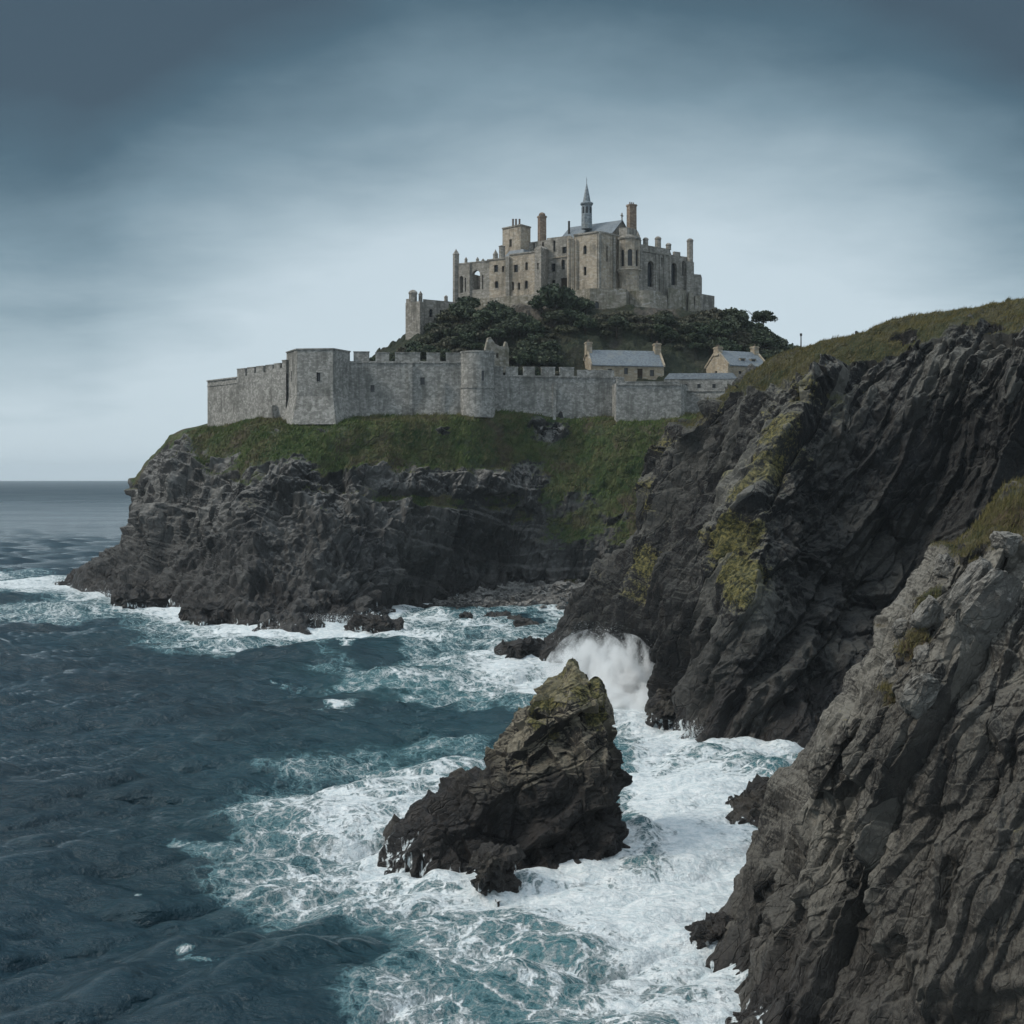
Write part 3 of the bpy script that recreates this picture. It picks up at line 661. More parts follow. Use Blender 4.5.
surf_rocks = [
 # px, py waterline, size, seed, rz, label
 (772,824,(7.4,5.0,3.6),301,.4,'dark jagged rock in the surf just left of the near cliff'),
 (738,812,(2.0,1.6,1.3),302,.2,'small flat black rock awash left of the jagged rock by the near cliff'),
 (715,944,(3.4,2.2,1.9),303,-.5,'dark rock shelf at the waterline at the near cliff tip'),
 (497,893,(3.0,2.4,4.2),304,.3,'round dark boulder with water pouring off it in front of the stack'),
 (528,872,(2.6,2.2,3.2),305,.9,'low wet boulder between the round boulder and the stack foot'),
 (672,722,(5.0,4.0,4.6),306,.1,'black rock at the foot of the dark cliff beside the breaking wave'),
 (62,586,(5.0,3.0,1.6),307,.1,'small dark skerry out to sea off the headland tip'),
 (146,606,(14,9,5.5),308,.5,'low dark reef rock beside the headland tip'),
 (222,624,(15,8,6.0),309,.2,'long dark reef ledge below the headland point'),
 (372,632,(11,6,4.0),310,-.2,'brown wave-washed ledge at the headland foot'),
 (530,662,(9,7,5.0),311,.3,'pointed black rock at the far toe of the dark cliff'),
 (418,845,(4.6,3.4,3.2),312,.5,'wet rock spur at the left foot of the stack'),
]
rock_objs = []
for (px_, py_, sz, sd_, rz_, lab) in surf_rocks:
    Y_ = H * F / (py_ - HOR)
    me = rock_mesh('surf_rock', sz, sd_, 13 if Y_ < 160 else 7)
    loc = (WX(px_, Y_), Y_ + sz[1] * .2, sz[2] * .12)
    rock_attrs(me, loc, 2.0, 7.0, .62, .2)
    o = link('surf_rock', me, ROCK_D if Y_ < 160 else ROCK_B, None, loc); o.rotation_euler = (0, 0, rz_)
    tag(o, lab, 'rock'); rock_objs.append((loc, sz))

# ------------------------------------------------------------------ the sea
def build_sea():
    ang = np.concatenate([np.linspace(-75, -27, 60, endpoint=False), np.linspace(-27, 27, 1250), np.linspace(27, 75, 61)[1:]]) * math.pi / 180
    t = np.concatenate([np.linspace(1900, 720, 90, endpoint=False), np.linspace(720, 60, 800, endpoint=False), np.geomspace(60, 3.3, 130)])
    r = H * F / t
    rr, aa = np.meshgrid(r, ang, indexing='ij')
    X = rr * np.tan(np.clip(aa, -1.31, 1.31)); Y = rr.copy()
    side = np.abs(aa) > math.radians(27)
    x, y = X.ravel(), Y.ravel()
    z = np.zeros_like(x); ox = np.zeros_like(x); oy = np.zeros_like(x)
    rs = np.random.RandomState(4)
    spacing = np.maximum(y * y / (H * F) * .85, y * 54 * math.pi / 180 / 1250)
    for k in range(54):
        lam = 1.6 * (34 / 1.6) ** (k / 53.0)
        th = math.radians(-62 + rs.normal(0, 26)) 
        kx, ky = math.cos(th), math.sin(th)
        a_ = .0150 * lam ** .82 * (.6 + .8 * rs.rand()) * (1.5 if lam < 6 else 1.0)
        att = np.clip(2.0 - 3.4 * spacing / lam, 0, 1)
        ph = 2 * math.pi / lam * (x * kx + y * ky) + rs.rand() * 6.28
        sn, cs_ = np.sin(ph), np.cos(ph)
        z += a_ * att * sn; ox -= .8 * a_ * att * kx * -cs_ * -1; oy -= .8 * a_ * att * ky * -cs_ * -1
    far = 1 - sstep(350, 1500, y)
    # masks, placed on the plane of the water
    px = 512 + F * x / y; py = HOR + F * H / y
    q = np.stack([x, y, 0 * x], -1)
    nw = fbm(q, 16, 3, 61); nw2 = fbm(q, 5, 3, 62)
    wpx = px + 26 * nw * (150 / y) + 9 * nw2 * (100 / y); wpy = py + 16 * nw * (150 / y) ** 1.2 + 6 * nw2 * (100 / y)
    foam = np.zeros_like(x); teal = np.zeros_like(x)
    for (cx, cy_, bx, by, a, rot) in [
        (345, 812, 85, 40, .78, -12), (420, 785, 60, 26, .62, -20), (290, 872, 90, 22, .50, 5), (380, 880, 90, 30, .70, 10), (440, 760, 60, 14, .40, -5),
        (520, 895, 110, 36, .95, 0), (610, 915, 110, 52, .85, 0), (500, 965, 110, 38, .52, 0), (610, 990, 100, 50, .62, 0), (420, 1000, 80, 30, .40, 0),
        (690, 850, 75, 70, .95, 0), (720, 790, 80, 22, .80, 0), (680, 925, 60, 60, .92, 0), (660, 715, 50, 42, .92, 20), (640, 690, 70, 30, 1.0, 0), (700, 990, 40, 70, .75, 0),
        (760, 752, 70, 8, .75, 0), (690, 745, 40, 12, .8, 0), (650, 790, 20, 60, .8, 0), (345, 850, 70, 18, .7, 15),
        (285, 633, 110, 7, .95, 0), (360, 628, 70, 6, .85, 0), (190, 618, 80, 9, .85, 6), (110, 596, 70, 8, .9, 12), (20, 587, 90, 7, .80, 5), (60, 612, 120, 10, .36, 0), (430, 619, 60, 6, .75, 0), (240, 645, 100, 8, .35, 0),
        (490, 628, 60, 5, .72, 0), (480, 648, 70, 11, .75, -5), (510, 668, 60, 12, .85, -8), (440, 680, 90, 10, .48, 3), (545, 690, 50, 16, .95, 0), (560, 612, 50, 5, .75, 0), (540, 630, 40, 5, .6, 0), (400, 690, 70, 6, .34, 0), (470, 700, 60, 8, .36, 0)]:
        foam = np.maximum(foam, a * blob(wpx, wpy, cx, cy_, bx, by, rot)) if a < .8 else foam + a * blob(wpx, wpy, cx, cy_, bx, by, rot) * (1 - foam * .6)
    for (cx, cy_, bx, by, a, rot) in [(500, 850, 280, 150, .40, 0), (600, 960, 230, 90, .60, 0), (690, 780, 130, 80, .70, 0), (470, 685, 140, 22, .75, 0), (300, 640, 220, 16, .25, 0), (700, 765, 120, 16, .95, 0), (420, 690, 100, 9, .8, 0), (430, 760, 90, 25, .5, 0), (340, 840, 120, 60, .35, 0)]:
        teal = np.maximum(teal, a * blob(wpx, wpy, cx, cy_, bx, by, rot))
    # surf right along every rock
    gx0, gy0, res = -260.0, 40.0, .8
    gw, gh = 560, 420
    D_ = np.full((gh, gw), 60.0)
    for P_ in (PA, PB, PC, PD):
        f_ = P_.reshape(-1, 3); f_ = f_[np.abs(f_[:, 2]) < .9]
        ii = ((f_[:, 1] - gy0) / res).astype(int); jj = ((f_[:, 0] - gx0) / res).astype(int)
        ok = (ii >= 0) & (ii < gh) & (jj >= 0) & (jj < gw); D_[ii[ok], jj[ok]] = 0
    for loc, sz in rock_objs:
        i_, j_ = int((loc[1] - gy0) / res), int((loc[0] - gx0) / res); rr_ = int(max(sz[:2]) * .3 / res)
        if 0 <= i_ < gh and 0 <= j_ < gw: D_[max(0, i_ - rr_):i_ + rr_ + 1, max(0, j_ - rr_):j_ + rr_ + 1] = 0
    for _ in range(24):
        pd = np.pad(D_, 1, constant_values=60)
        for (a, b, c_) in [(0, 1, res), (2, 1, res), (1, 0, res), (1, 2, res), (0, 0, res * 1.41), (0, 2, res * 1.41), (2, 0, res * 1.41), (2, 2, res * 1.41)]:
            D_ = np.minimum(D_, pd[a:a + gh, b:b + gw] + c_)
    fi = np.clip((y - gy0) / res - .5, 0, gh - 1.001); fj = np.clip((x - gx0) / res - .5, 0, gw - 1.001)
    i0 = fi.astype(int); j0 = fj.astype(int); ui = fi - i0; uj = fj - j0
    dist = (D_[i0, j0] * (1 - ui) + D_[i0 + 1, j0] * ui) * (1 - uj) + (D_[i0, j0 + 1] * (1 - ui) + D_[i0 + 1, j0 + 1] * ui) * uj
    dist[(y > gy0 + gh * res - 1) | (np.abs(x - (gx0 + gw * res / 2)) > gw * res / 2 - 1)] = 60
    surf = np.exp(-np.maximum(dist - .5, 0) / (2.6 + 1.5 * nw)) * (.95 + .3 * nw2)
    foam = np.clip(np.maximum(foam, surf), 0, 1.2); teal = np.clip(np.maximum(teal, .55 * np.exp(-dist / 9)), 0, 1)
    # surging water piles up in the white patches
    churn = sstep(.35, 1.0, foam) * (1 - sstep(250, 420, y))
    z = z * (1 - .35 * churn) + churn * (.16 * fbm(q, 3.0, 4, 66) + .20 * np.maximum(fbm(q, 9, 3, 68), 0)) + .22 * np.exp(-dist / 1.6) * (1 + fbm(q, 2.0, 3, 69)) * (y < 300)
    z = z * far
    V = np.stack([x + ox * far, y + oy * far, z], -1)
    # little whitecaps
    rs = np.random.RandomState(9)
    caps = [(333, 707, 12, 2.2), (293, 687, 8, 1.6), (258, 764, 5, 1.3), (195, 852, 11, 1.8), (30, 905, 12, 1.6), (168, 920, 9, 1.5), (360, 760, 12, 2.0), (346, 648, 8, 1.2), (215, 985, 16, 1.8)]
    for _ in range(16): caps.append((rs.uniform(-50, 420), rs.uniform(650, 1000), rs.uniform(3, 7), rs.uniform(.8, 1.6)))
    nw3 = fbm(q, 1.2, 4, 64); crest = sstep(-.08, .30, z)
    for cx, cy_, bx, by in caps: foam = np.maximum(foam, (.50 + .6 * nw3) * (.35 + .75 * crest) * blob(px + 9 * nw2, py + 3 * nw2 + 2 * nw3, cx, cy_, bx * 1.4, by * 1.2, -8))
    n_, m_ = rr.shape
    me = raw_mesh('water', V, grid_faces(n_, m_), True)
    set_attr(me, 'foam', foam); set_attr(me, 'teal', teal); set_attr(me, 'far', sstep(200, 3000, y))
    o = link('water', me, SEA); tag(o, kind='structure')
    return o
oSea = build_sea()

# ------------------------------------------------------------------ beach of boulders in the cove
def build_beach():
    cols = [
        [(405,600,306),(410,603,301),(416,607,296),wl(412,291)],
        [(480,582,307),(476,591,301),(470,600,294),wl(468,284)],
        [(530,572,308),(528,584,302),(522,597,294),wl(520,280)],
        [(580,570,307),(580,582,301),(576,595,292),wl(575,275)],
        [(660,570,305),(660,582,299),(660,595,290),wl(660,272)]]
    ctrl = fill_ctrl(cols, -2.5, 8)
    P = crm(260, ctrl); P = np.swapaxes(crm(150, np.swapaxes(P, 0, 1)), 0, 1)
    p = P.reshape(-1, 3).copy(); px, py = to_px(p)
    p[:, 2] += .5 * fbm(p, 7, 3, 200) + block_disp(p, np.eye(3), (1.6, 1.3, 1.2), .9, 201, crack=.4)
    me = raw_mesh('beach', p, grid_faces(260, 150)[:, ::-1], False)
    z = p[:, 2]
    set_attr(me, 'grass', np.clip(1.1 * blob(px, py, 560, 581, 30, 5) - .1, 0, 1)); set_attr(me, 'moss', 0 * z); set_attr(me, 'lich_light', .9 * sstep(1.5, 4, z))
    set_attr(me, 'wet', 1 - sstep(.4, 1.8, z)); set_attr(me, 'wash', .25 * (1 - sstep(.1, .8, z)))
    o = link('beach', me, BEACHM); tag(o, kind='structure')
    return P
PBch = build_beach()
rs = np.random.RandomState(21)
bmeshes = []
for k in range(7):
    me = rock_mesh('boulder', (1.9, 1.5, 1.15), 400 + k, 3, .3)
    for nm, v in (('grass', 0.), ('moss', 0.), ('wet', .12), ('wash', 0.), ('lich_light', .9)): set_attr(me, nm, np.full(len(me.vertices), v))
    me.materials.append(BEACHM); bmeshes.append(me)
wmeshes = []
for k in range(3):
    me = rock_mesh('boulder', (1.9, 1.5, 1.2), 420 + k, 3, .3)
    for nm, v in (('grass', 0.), ('moss', 0.), ('wet', 1.), ('wash', 0.), ('lich_light', .2)): set_attr(me, nm, np.full(len(me.vertices), v))
    me.materials.append(ROCK_B); wmeshes.append(me)
flatB = PBch.reshape(-1, 3); bpx, bpy_ = to_px(flatB)
sel = np.where((flatB[:, 2] > .1) & (flatB[:, 2] < 6) & (bpx > 428) & (bpx < 588))[0]
for i_ in rs.choice(sel, 210, replace=False):
    q_ = flatB[i_]
    o = bpy.data.objects.new('boulder', bmeshes[rs.randint(7)]); C.objects.link(o)
    s_ = rs.uniform(.5, 1.0) * (1.9 if rs.rand() < .12 else 1.0)
    o.location = q_ + np.array([0, 0, .15]); o.scale = (s_ * rs.uniform(.8, 1.3), s_ * rs.uniform(.8, 1.3), s_ * rs.uniform(.8, 1.2)); o.rotation_euler = (rs.uniform(-.4, .4), rs.uniform(-.4, .4), rs.uniform(0, 6.28))
    tag(o, 'grey boulder heaped with others on the stony beach of the cove', 'boulder', 'boulders on the cove beach')
for (px_, py_, s_) in [(438,612,1.2),(452,614,1.5),(466,617,1.2),(480,612,1.6),(491,616,1.0),(503,617,1.4),(515,620,1.2),(524,624,1.6),(470,622,.9),(536,627,1.4)]:
    Y_ = H * F / (py_ - HOR); o = bpy.data.objects.new('boulder', wmeshes[int(px_) % 3]); C.objects.link(o)
    o.location = (WX(px_, Y_), Y_, .15); o.scale = (s_ * 1.3, s_, s_); o.rotation_euler = (0, 0, px_)
    tag(o, 'dark wet boulder awash in the surf in front of the stony cove beach', 'boulder', 'boulders awash off the cove beach')

# ------------------------------------------------------------------ the wooded hill under the castle
HX, HY = WX(578, 385), 388.0
def hill_z(x, y):
    a = np.arctan2(y - HY, x - HX)
    rx = np.where(x < HX, 90.0, 88.0); ry = np.where(y < HY, 66.0, 74.0)
    r = np.sqrt(((x - HX) / rx) ** 2 + ((y - HY) / ry) ** 2)
    top = 80.0; base = 51.0
    prof = 1 - sstep(.42, 1.03, r)
    return base + (top - base) * prof
def build_hill():
    xs = np.linspace(HX - 92, HX + 122, 420); ys = np.linspace(306, 480, 330)
    X, Y = np.meshgrid(xs, ys, indexing='ij')
    q = np.stack([X, Y, 0 * X], -1).reshape(-1, 3)
    Z = hill_z(X, Y).ravel()
    q[:, 2] = Z
    px, py = to_px(q)
    slope = sstep(52, 56, Z) * (1 - sstep(78, 80, Z))
    k = fbm(q, 9, 4, 211)
    rocky = blob(px, py, 655, 318, 18, 12) + blob(px, py, 520, 310, 35, 9)
    q[:, 2] += slope * (1.6 * k + block_disp(q, np.eye(3), (5, 4, 4), 2.2, 212) + .6 * fbm(q, 2, 3, 213))
    yfr = np.interp(X.ravel(), [-75, -64, -56, -50, -12, 0, 60, 110], [352, 334, 322, 314, 317, 323, 323, 323])
    edge = sstep(0, 10, np.minimum(np.minimum(X.ravel() - xs[0], xs[-1] - X.ravel()), np.minimum(ys[-1] - Y.ravel(), (Y.ravel() - yfr) * 1.6)))
    q[:, 2] = q[:, 2] * edge + 22 * (1 - edge)
    me = raw_mesh('hill', q, grid_faces(420, 330), False)
    z = q[:, 2]
    set_attr(me, 'grass', np.clip(.85 + .4 * k - rocky, 0, 1)); set_attr(me, 'moss', 0 * z); set_attr(me, 'lich_light', .6 + 0 * z); set_attr(me, 'wet', 0 * z); set_attr(me, 'wash', 0 * z)
    o = link('hill', me, HILLM); tag(o, kind='structure')
build_hill()

# ------------------------------------------------------------------ masonry helpers
def ray_on_edge(px, A, B):
    k = (px - 512.0) / F
    dx_, dy_ = B[0] - A[0], B[1] - A[1]
    return (k * A[1] - A[0]) / (dx_ - k * dy_) if abs(dx_ - k * dy_) > 1e-9 else .5
def arch_loop(s0, s1, z0, z1, arched, n=7):
    if not arched: return [(s0, z0), (s1, z0), (s1, z1), (s0, z1)]
    r = (s1 - s0) / 2; zs = z1 - r * (1.25 if arched == 2 else 1.0); c = (s0 + s1) / 2
    pts = [(s0, z0), (s1, z0)]
    for i in range(n + 1):
        a = math.pi * i / n
        pts.append((c + r * math.cos(a), zs + (z1 - zs) * math.sin(a)))
    return pts
def facade(bm, A, B, z0, z1, holes, depth, top=None):
    """one sheet of wall from A to B with real openings and their reveals; outward is to the right of A->B seen from above"""
    A = np.array(A, float); B = np.array(B, float); L = np.linalg.norm(B - A); t = (B - A) / L
    nrm = np.array([t[1], -t[0]])
    def v3(s, z, o=0.0):
        q = A + t * s - nrm * o
        return bm.verts.new((q[0], q[1], z))
    outline = [(0, z0), (L, z0)] + (top if top else [(L, z1), (0, z1)])
    edges = []
    def ring(pts):
        vs = [v3(*p_) for p_ in pts]
        es = [bm.edges.new((vs[i], vs[(i + 1) % len(vs)])) for i in range(len(vs))]
        edges.extend(es); return vs
    ring(outline)
    rings = [(h, ring(h)) for h in holes]
    if holes:
        bmesh.ops.triangle_fill(bm, use_beauty=True, use_dissolve=False, edges=edges, normal=(nrm[0], nrm[1], 0))
    else:
        bm.faces.new([e.verts[0] for e in edges])
    for h, vs in rings:
        inn = [v3(s, z, depth) for s, z in h]
        for i in range(len(vs)):
            j = (i + 1) % len(vs); bm.faces.new((vs[i], vs[j], inn[j], inn[i]))
def poly_prism(bm, pts, z0, z1, scale_top=1.0, bottom=True):
    c = np.mean(np.array(pts), 0)
    lo = [bm.verts.new((p_[0], p_[1], z0)) for p_ in pts]
    hi = [bm.verts.new((c[0] + (p_[0] - c[0]) * scale_top, c[1] + (p_[1] - c[1]) * scale_top, z1)) for p_ in pts]
    n = len(pts)
    for i in range(n): bm.faces.new((lo[i], lo[(i + 1) % n], hi[(i + 1) % n], hi[i]))
    bm.faces.new(hi)
    if bottom: bm.faces.new(lo[::-1])
def obox(bm, c, t, l, d, z0, z1, taper=1.0):
    """box centred at c (x,y), length l along unit t, depth d across"""
    t = np.array(t, float); n_ = np.array([-t[1], t[0]]); c = np.array(c, float)
    poly_prism(bm, [c - t * l / 2 - n_ * d / 2, c + t * l / 2 - n_ * d / 2, c + t * l / 2 + n_ * d / 2, c - t * l / 2 + n_ * d / 2], z0, z1, taper)
def lathe(bm, cx, cy_, prof, n=16, rot=0.0):
    rings = []
    for r, z in prof:
        if r < 1e-4: rings.append([bm.verts.new((cx, cy_, z))])
        else: rings.append([bm.verts.new((cx + r * math.cos(rot + 2 * math.pi * i / n), cy_ + r * math.sin(rot + 2 * math.pi * i / n), z)) for i in range(n)])
    for a, b in zip(rings[:-1], rings[1:]):
        for i in range(n):
            j = (i + 1) % n
            if len(a) == 1 and len(b) == 1: continue
            if len(a) == 1: bm.faces.new((a[0], b[j], b[i]))
            elif len(b) == 1: bm.faces.new((a[i], a[j], b[0]))
            else: bm.faces.new((a[i], a[j], b[j], b[i]))
    for rg, fl in ((rings[0], True), (rings[-1], False)):
        if len(rg) > 2: bm.faces.new(rg[::-1] if fl else rg)
def xy(px, Y): return np.array([WX(px, Y), Y])

def add_windows(root, A, B, wins, frame_mat, depth):
    """surround and pane of each opening as parts"""
    A = np.array(A); B = np.array(B); L = np.linalg.norm(B - A); t = (B - A) / L; nrm = np.array([t[1], -t[0]])
    for (loop, door) in wins:
        s_ = [p_[0] for p_ in loop]; z_ = [p_[1] for p_ in loop]
        cs_, cz_ = (min(s_) + max(s_)) / 2, (min(z_) + max(z_)) / 2
        bm = bmesh.new(); k = len(loop)
        wdt = min(.22, (max(s_) - min(s_)) * .14)
        def P3(s, z, o): q = A + t * s - nrm * o; return bm.verts.new((q[0], q[1], z))
        def grow(p_): 
            ds, dz_ = p_[0] - cs_, p_[1] - cz_
            return (cs_ + ds + math.copysign(wdt, ds) * (abs(ds) > 1e-3), cz_ + dz_ + math.copysign(wdt, dz_) * (abs(dz_) > 1e-3))
        i0 = [P3(*p_, -.06) for p_ in loop]; o0 = [P3(*grow(p_), -.06) for p_ in loop]
        i1 = [P3(*p_, .02) for p_ in loop]; o1 = [P3(*grow(p_), .02) for p_ in loop]
        for i in range(k):
            j = (i + 1) % k
            bm.faces.new((i0[i], i0[j], o0[j], o0[i])); bm.faces.new((o0[i], o0[j], o1[j], o1[i])); bm.faces.new((i1[i], i1[j], i0[j], i0[i]))
        fr = bm_obj('door' if door else 'window', bm, frame_mat, root)
        bm = bmesh.new(); bm.faces.new([P3(cs_ + (p_[0] - cs_) * 1.03, cz_ + (p_[1] - cz_) * 1.03, depth * .8) for p_ in loop])
        if not door and max(s_) - min(s_) > .7:       # a mullion and a transom bar
            for a0, a1, b0, b1 in ((cs_ - .05, cs_ + .05, min(z_), max(z_)), (min(s_), max(s_), cz_ - .04, cz_ + .04)):
                bm2 = [P3(a0, b0, depth * .8 - .06), P3(a1, b0, depth * .8 - .06), P3(a1, b1, depth * .8 - .06), P3(a0, b1, depth * .8 - .06)]
                bm.faces.new(bm2)
        bm_obj('door_leaf' if door else 'pane', bm, WOOD if door else GLASS, fr)

def building_block(root, name, pts, back, py0, py1, mat, holes={}, Yref=None, roof=True, depth=.7, pieces=None, z_of=None, parapet=0.0, roof_mat=None):
    """pts: front corners (px, Y) from left to right; back: (px, Y) corners behind, right to left.  Openings: {edge: [(px, py_centre, w, h, arch, door)]}, w/h in metres"""
    front = [xy(*p_) for p_ in pts]; bk = [xy(*p_) for p_ in back]
    Yr = Yref or pts[len(pts) // 2][1]
    z0, z1 = WZ(py0, Yr), WZ(py1, Yr)
    loop = front + bk
    bm = bmesh.new()
    for i in range(len(loop)):
        A, B = loop[i], loop[(i + 1) % len(loop)]
        hs, wins = [], []
        if i in holes:
            L = np.linalg.norm(B - A)
            for (hpx, hpy, w_, h_, ar, dr) in holes[i]:
                s_ = ray_on_edge(hpx, A, B) * L; s_ = min(max(s_, w_ / 2 + .25), L - w_ / 2 - .25)
                yy = A[1] + (B[1] - A[1]) * s_ / L; zc = WZ(hpy, yy)
                zc = min(max(zc, z0 + h_ / 2 + .05), z1 - h_ / 2 - .3)
                lp = arch_loop(s_ - w_ / 2, s_ + w_ / 2, zc - h_ / 2, zc + h_ / 2, ar)
                hs.append(lp); wins.append((lp, dr))
        facade(bm, A, B, z0, z1, hs, depth)
        if wins: add_windows(root, A, B, wins, mat, depth)
    if parapet > 0:
        ins = inset(loop, .6)
        hi = [bm.verts.new((p_[0], p_[1], z1)) for p_ in loop]; hi2 = [bm.verts.new((p_[0], p_[1], z1)) for p_ in ins]; lo2 = [bm.verts.new((p_[0], p_[1], z1 - parapet)) for p_ in ins]
        for i in range(len(loop)):
            j = (i + 1) % len(loop)
            bm.faces.new((hi[i], hi[j], hi2[j], hi2[i])); bm.faces.new((hi2[i], hi2[j], lo2[j], lo2[i]))
        bm.faces.new(lo2)
    elif roof:
        bm.faces.new([bm.verts.new((p_[0], p_[1], z1)) for p_ in loop])
    bmesh.ops.remove_doubles(bm, verts=bm.verts[:], dist=.002)
    o = bm_obj(name, bm, mat, root)
    return o, loop, z0, z1
def inset(loop, d_):
    out = []; n = len(loop)
    c = np.mean(loop, 0)
    for i in range(n):
        p0, p1, p2 = loop[i - 1], loop[i], loop[(i + 1) % n]
        a = (p1 - p0) / np.linalg.norm(p1 - p0); b = (p2 - p1) / np.linalg.norm(p2 - p1)
        na, nb = np.array([-a[1], a[0]]), np.array([-b[1], b[0]])
        m_ = na + nb; m_ /= max(np.dot(m_, na), .35) * 1.0
        q = p1 + m_ * d_ / max(np.linalg.norm(m_) / 1.0, 1e-6) * min(np.linalg.norm(m_), 2.2)
        out.append(q)
    return out
def course(root, name, A, B, z, h, proud, mat):
    bm = bmesh.new(); A = np.array(A); B = np.array(B); L = np.linalg.norm(B - A); t = (B - A) / L; nrm = np.array([t[1], -t[0]])
    obox(bm, (A + B) / 2 + nrm * (proud / 2 - .05), t, L, proud + .1, z, z + h)
    return bm_obj(name, bm, mat, root)
def merlons(root, A, B, spans, z0, z1, d_, mat, cap=True, pins=.03):
    """spans: list of (px0, px1[, py_top]) along edge A->B"""
    A = np.array(A); B = np.array(B); L = np.linalg.norm(B - A); t = (B - A) / L; nrm = np.array([t[1], -t[0]])
    for sp in spans:
        s0 = ray_on_edge(sp[0], A, B) * L; s1 = ray_on_edge(sp[1], A, B) * L
        c = A + t * (s0 + s1) / 2 - nrm * (d_ / 2 + pins)
        zt = z1 if len(sp) < 3 else WZ(sp[2], c[1])
        bm = bmesh.new(); obox(bm, c, t, abs(s1 - s0), d_, z0 - .02, zt - (.22 if cap else 0))
        if cap: obox(bm, c, t, abs(s1 - s0) + .16, d_ + .16, zt - .215, zt)
        bm_obj('merlon', bm, mat, root)
def pinnacle(root, name, px, Y, w_, py0, py1, mat, point=.25, n=4, dome=False):
    c = xy(px, Y); z0, z1 = WZ(py0, Y), WZ(py1, Y); hh = z1 - z0
    bm = bmesh.new(); r = w_ / 2 * 1.3
    if dome: prof = [(r, z0), (r * .96, z1 - .9 * r), (r * 1.12, z1 - .9 * r), (r * 1.08, z1 - .6 * r), (r * .8, z1 - .25 * r), (r * .35, z1), (0, z1 + .05)]
    else: prof = [(r, z0), (r * .95, z1 - hh * point), (r * 1.15, z1 - hh * point), (r * 1.0, z1 - hh * point + .15), (.05, z1), (0, z1 + .02)]
    lathe(bm, c[0], c[1], prof, n, math.pi / 4 + .45)
    return bm_obj(name, bm, mat, root)
def chimney(root, px, Y, w_, d_, py0, py1, mat, pots=2, ang=.45, name='chimney'):
    c = xy(px, Y); z0, z1 = WZ(py0, Y), WZ(py1, Y); t = (math.cos(ang), math.sin(ang))
    bm = bmesh.new(); obox(bm, c, t, w_, d_, z0, z1 - .55, .97); obox(bm, c, t, w_ + .3, d_ + .3, z1 - .548, z1 - .2); obox(bm, c, t, w_ + .1, d_ + .1, z1 - .199, z1)
    o = bm_obj(name, bm, mat, root)
    for k in range(pots):
        bm = bmesh.new(); off = (k - (pots - 1) / 2) * (w_ * .8 / max(pots, 1))
        lathe(bm, c[0] + t[0] * off, c[1] + t[1] * off, [(.2, z1 - .01), (.16, z1 + .55), (.2, z1 + .6), (.2, z1 + .68)], 8)
        bm_obj('chimney_pot', bm, CLAY, o)
    return o

# ------------------------------------------------------------------ fortress wall
YF = 303.0
def fort_piece(name, label, cat, pts, back, py0, py1, holes={}, batter=None, Yref=None, loc=None):
    c = xy(*pts[0])
    root = empty(name, (0, 0, 0), label, cat)
    o, loop, z0, z1 = building_block(root, 'wall', pts, back, py0, py1, FORT, holes, Yref, parapet=.9)
    if batter:
        pyb, grow = batter; zb = WZ(pyb, Yref or pts[0][1])
        bm = bmesh.new()
        for i in range(len(pts) - 1):
            A, B = loop[i], loop[i + 1]
            if len(pts) == 2: off0 = off1 = None
        fr = [np.array(p_) for p_ in loop[:len(pts)]]
        outp = []
        for i in range(len(fr)):
            ns = []
            for a, b in ((i - 1, i), (i, i + 1)):
                if a >= 0 and b < len(fr): t = fr[b] - fr[a]; t /= np.linalg.norm(t); ns.append(np.array([t[1], -t[0]]))
            m_ = sum(ns); m_ /= np.linalg.norm(m_); m_ = m_ / max(np.dot(m_, ns[0]), .5)
            outp.append((fr[i] + m_ * .06, fr[i] + m_ * grow))
        hi = [bm.verts.new((p_[0][0], p_[0][1], zb)) for p_ in outp]; hi0 = [bm.verts.new((p_[0], p_[1], zb + .25)) for p_ in fr]; lo = [bm.verts.new((p_[1][0], p_[1][1], z0)) for p_ in outp]
        for i in range(len(fr) - 1):
            bm.faces.new((lo[i], lo[i + 1], hi[i + 1], hi[i])); bm.faces.new((hi[i], hi[i + 1], hi0[i + 1], hi0[i]))
        for e_ in (0, -1):
            q = bm.verts.new((fr[e_][0], fr[e_][1], z0)); bm.faces.new((lo[e_], hi[e_], hi0[e_], q))
        bm_obj('battered_base', bm, FORT, root)
    return root, loop, z0, z1
win = lambda px, py, w_=.75, h_=1.5: (px, py, w_, h_, 0, False)
# far left stub
r1, lp, z0, z1 = fort_piece('curtain_wall', 'plain lower stub of grey wall at the far left end of the fortress', 'wall', [(207.5,330),(237,318)], [(246,330),(216,342)], 434, 379, {}, Yref=322)
course(r1, 'string_course', lp[0], lp[1], WZ(384.5, 322), .3, .18, FORT)
course(r1, 'coping', lp[0], lp[1], z1 - .1, .35, .3, FORT)
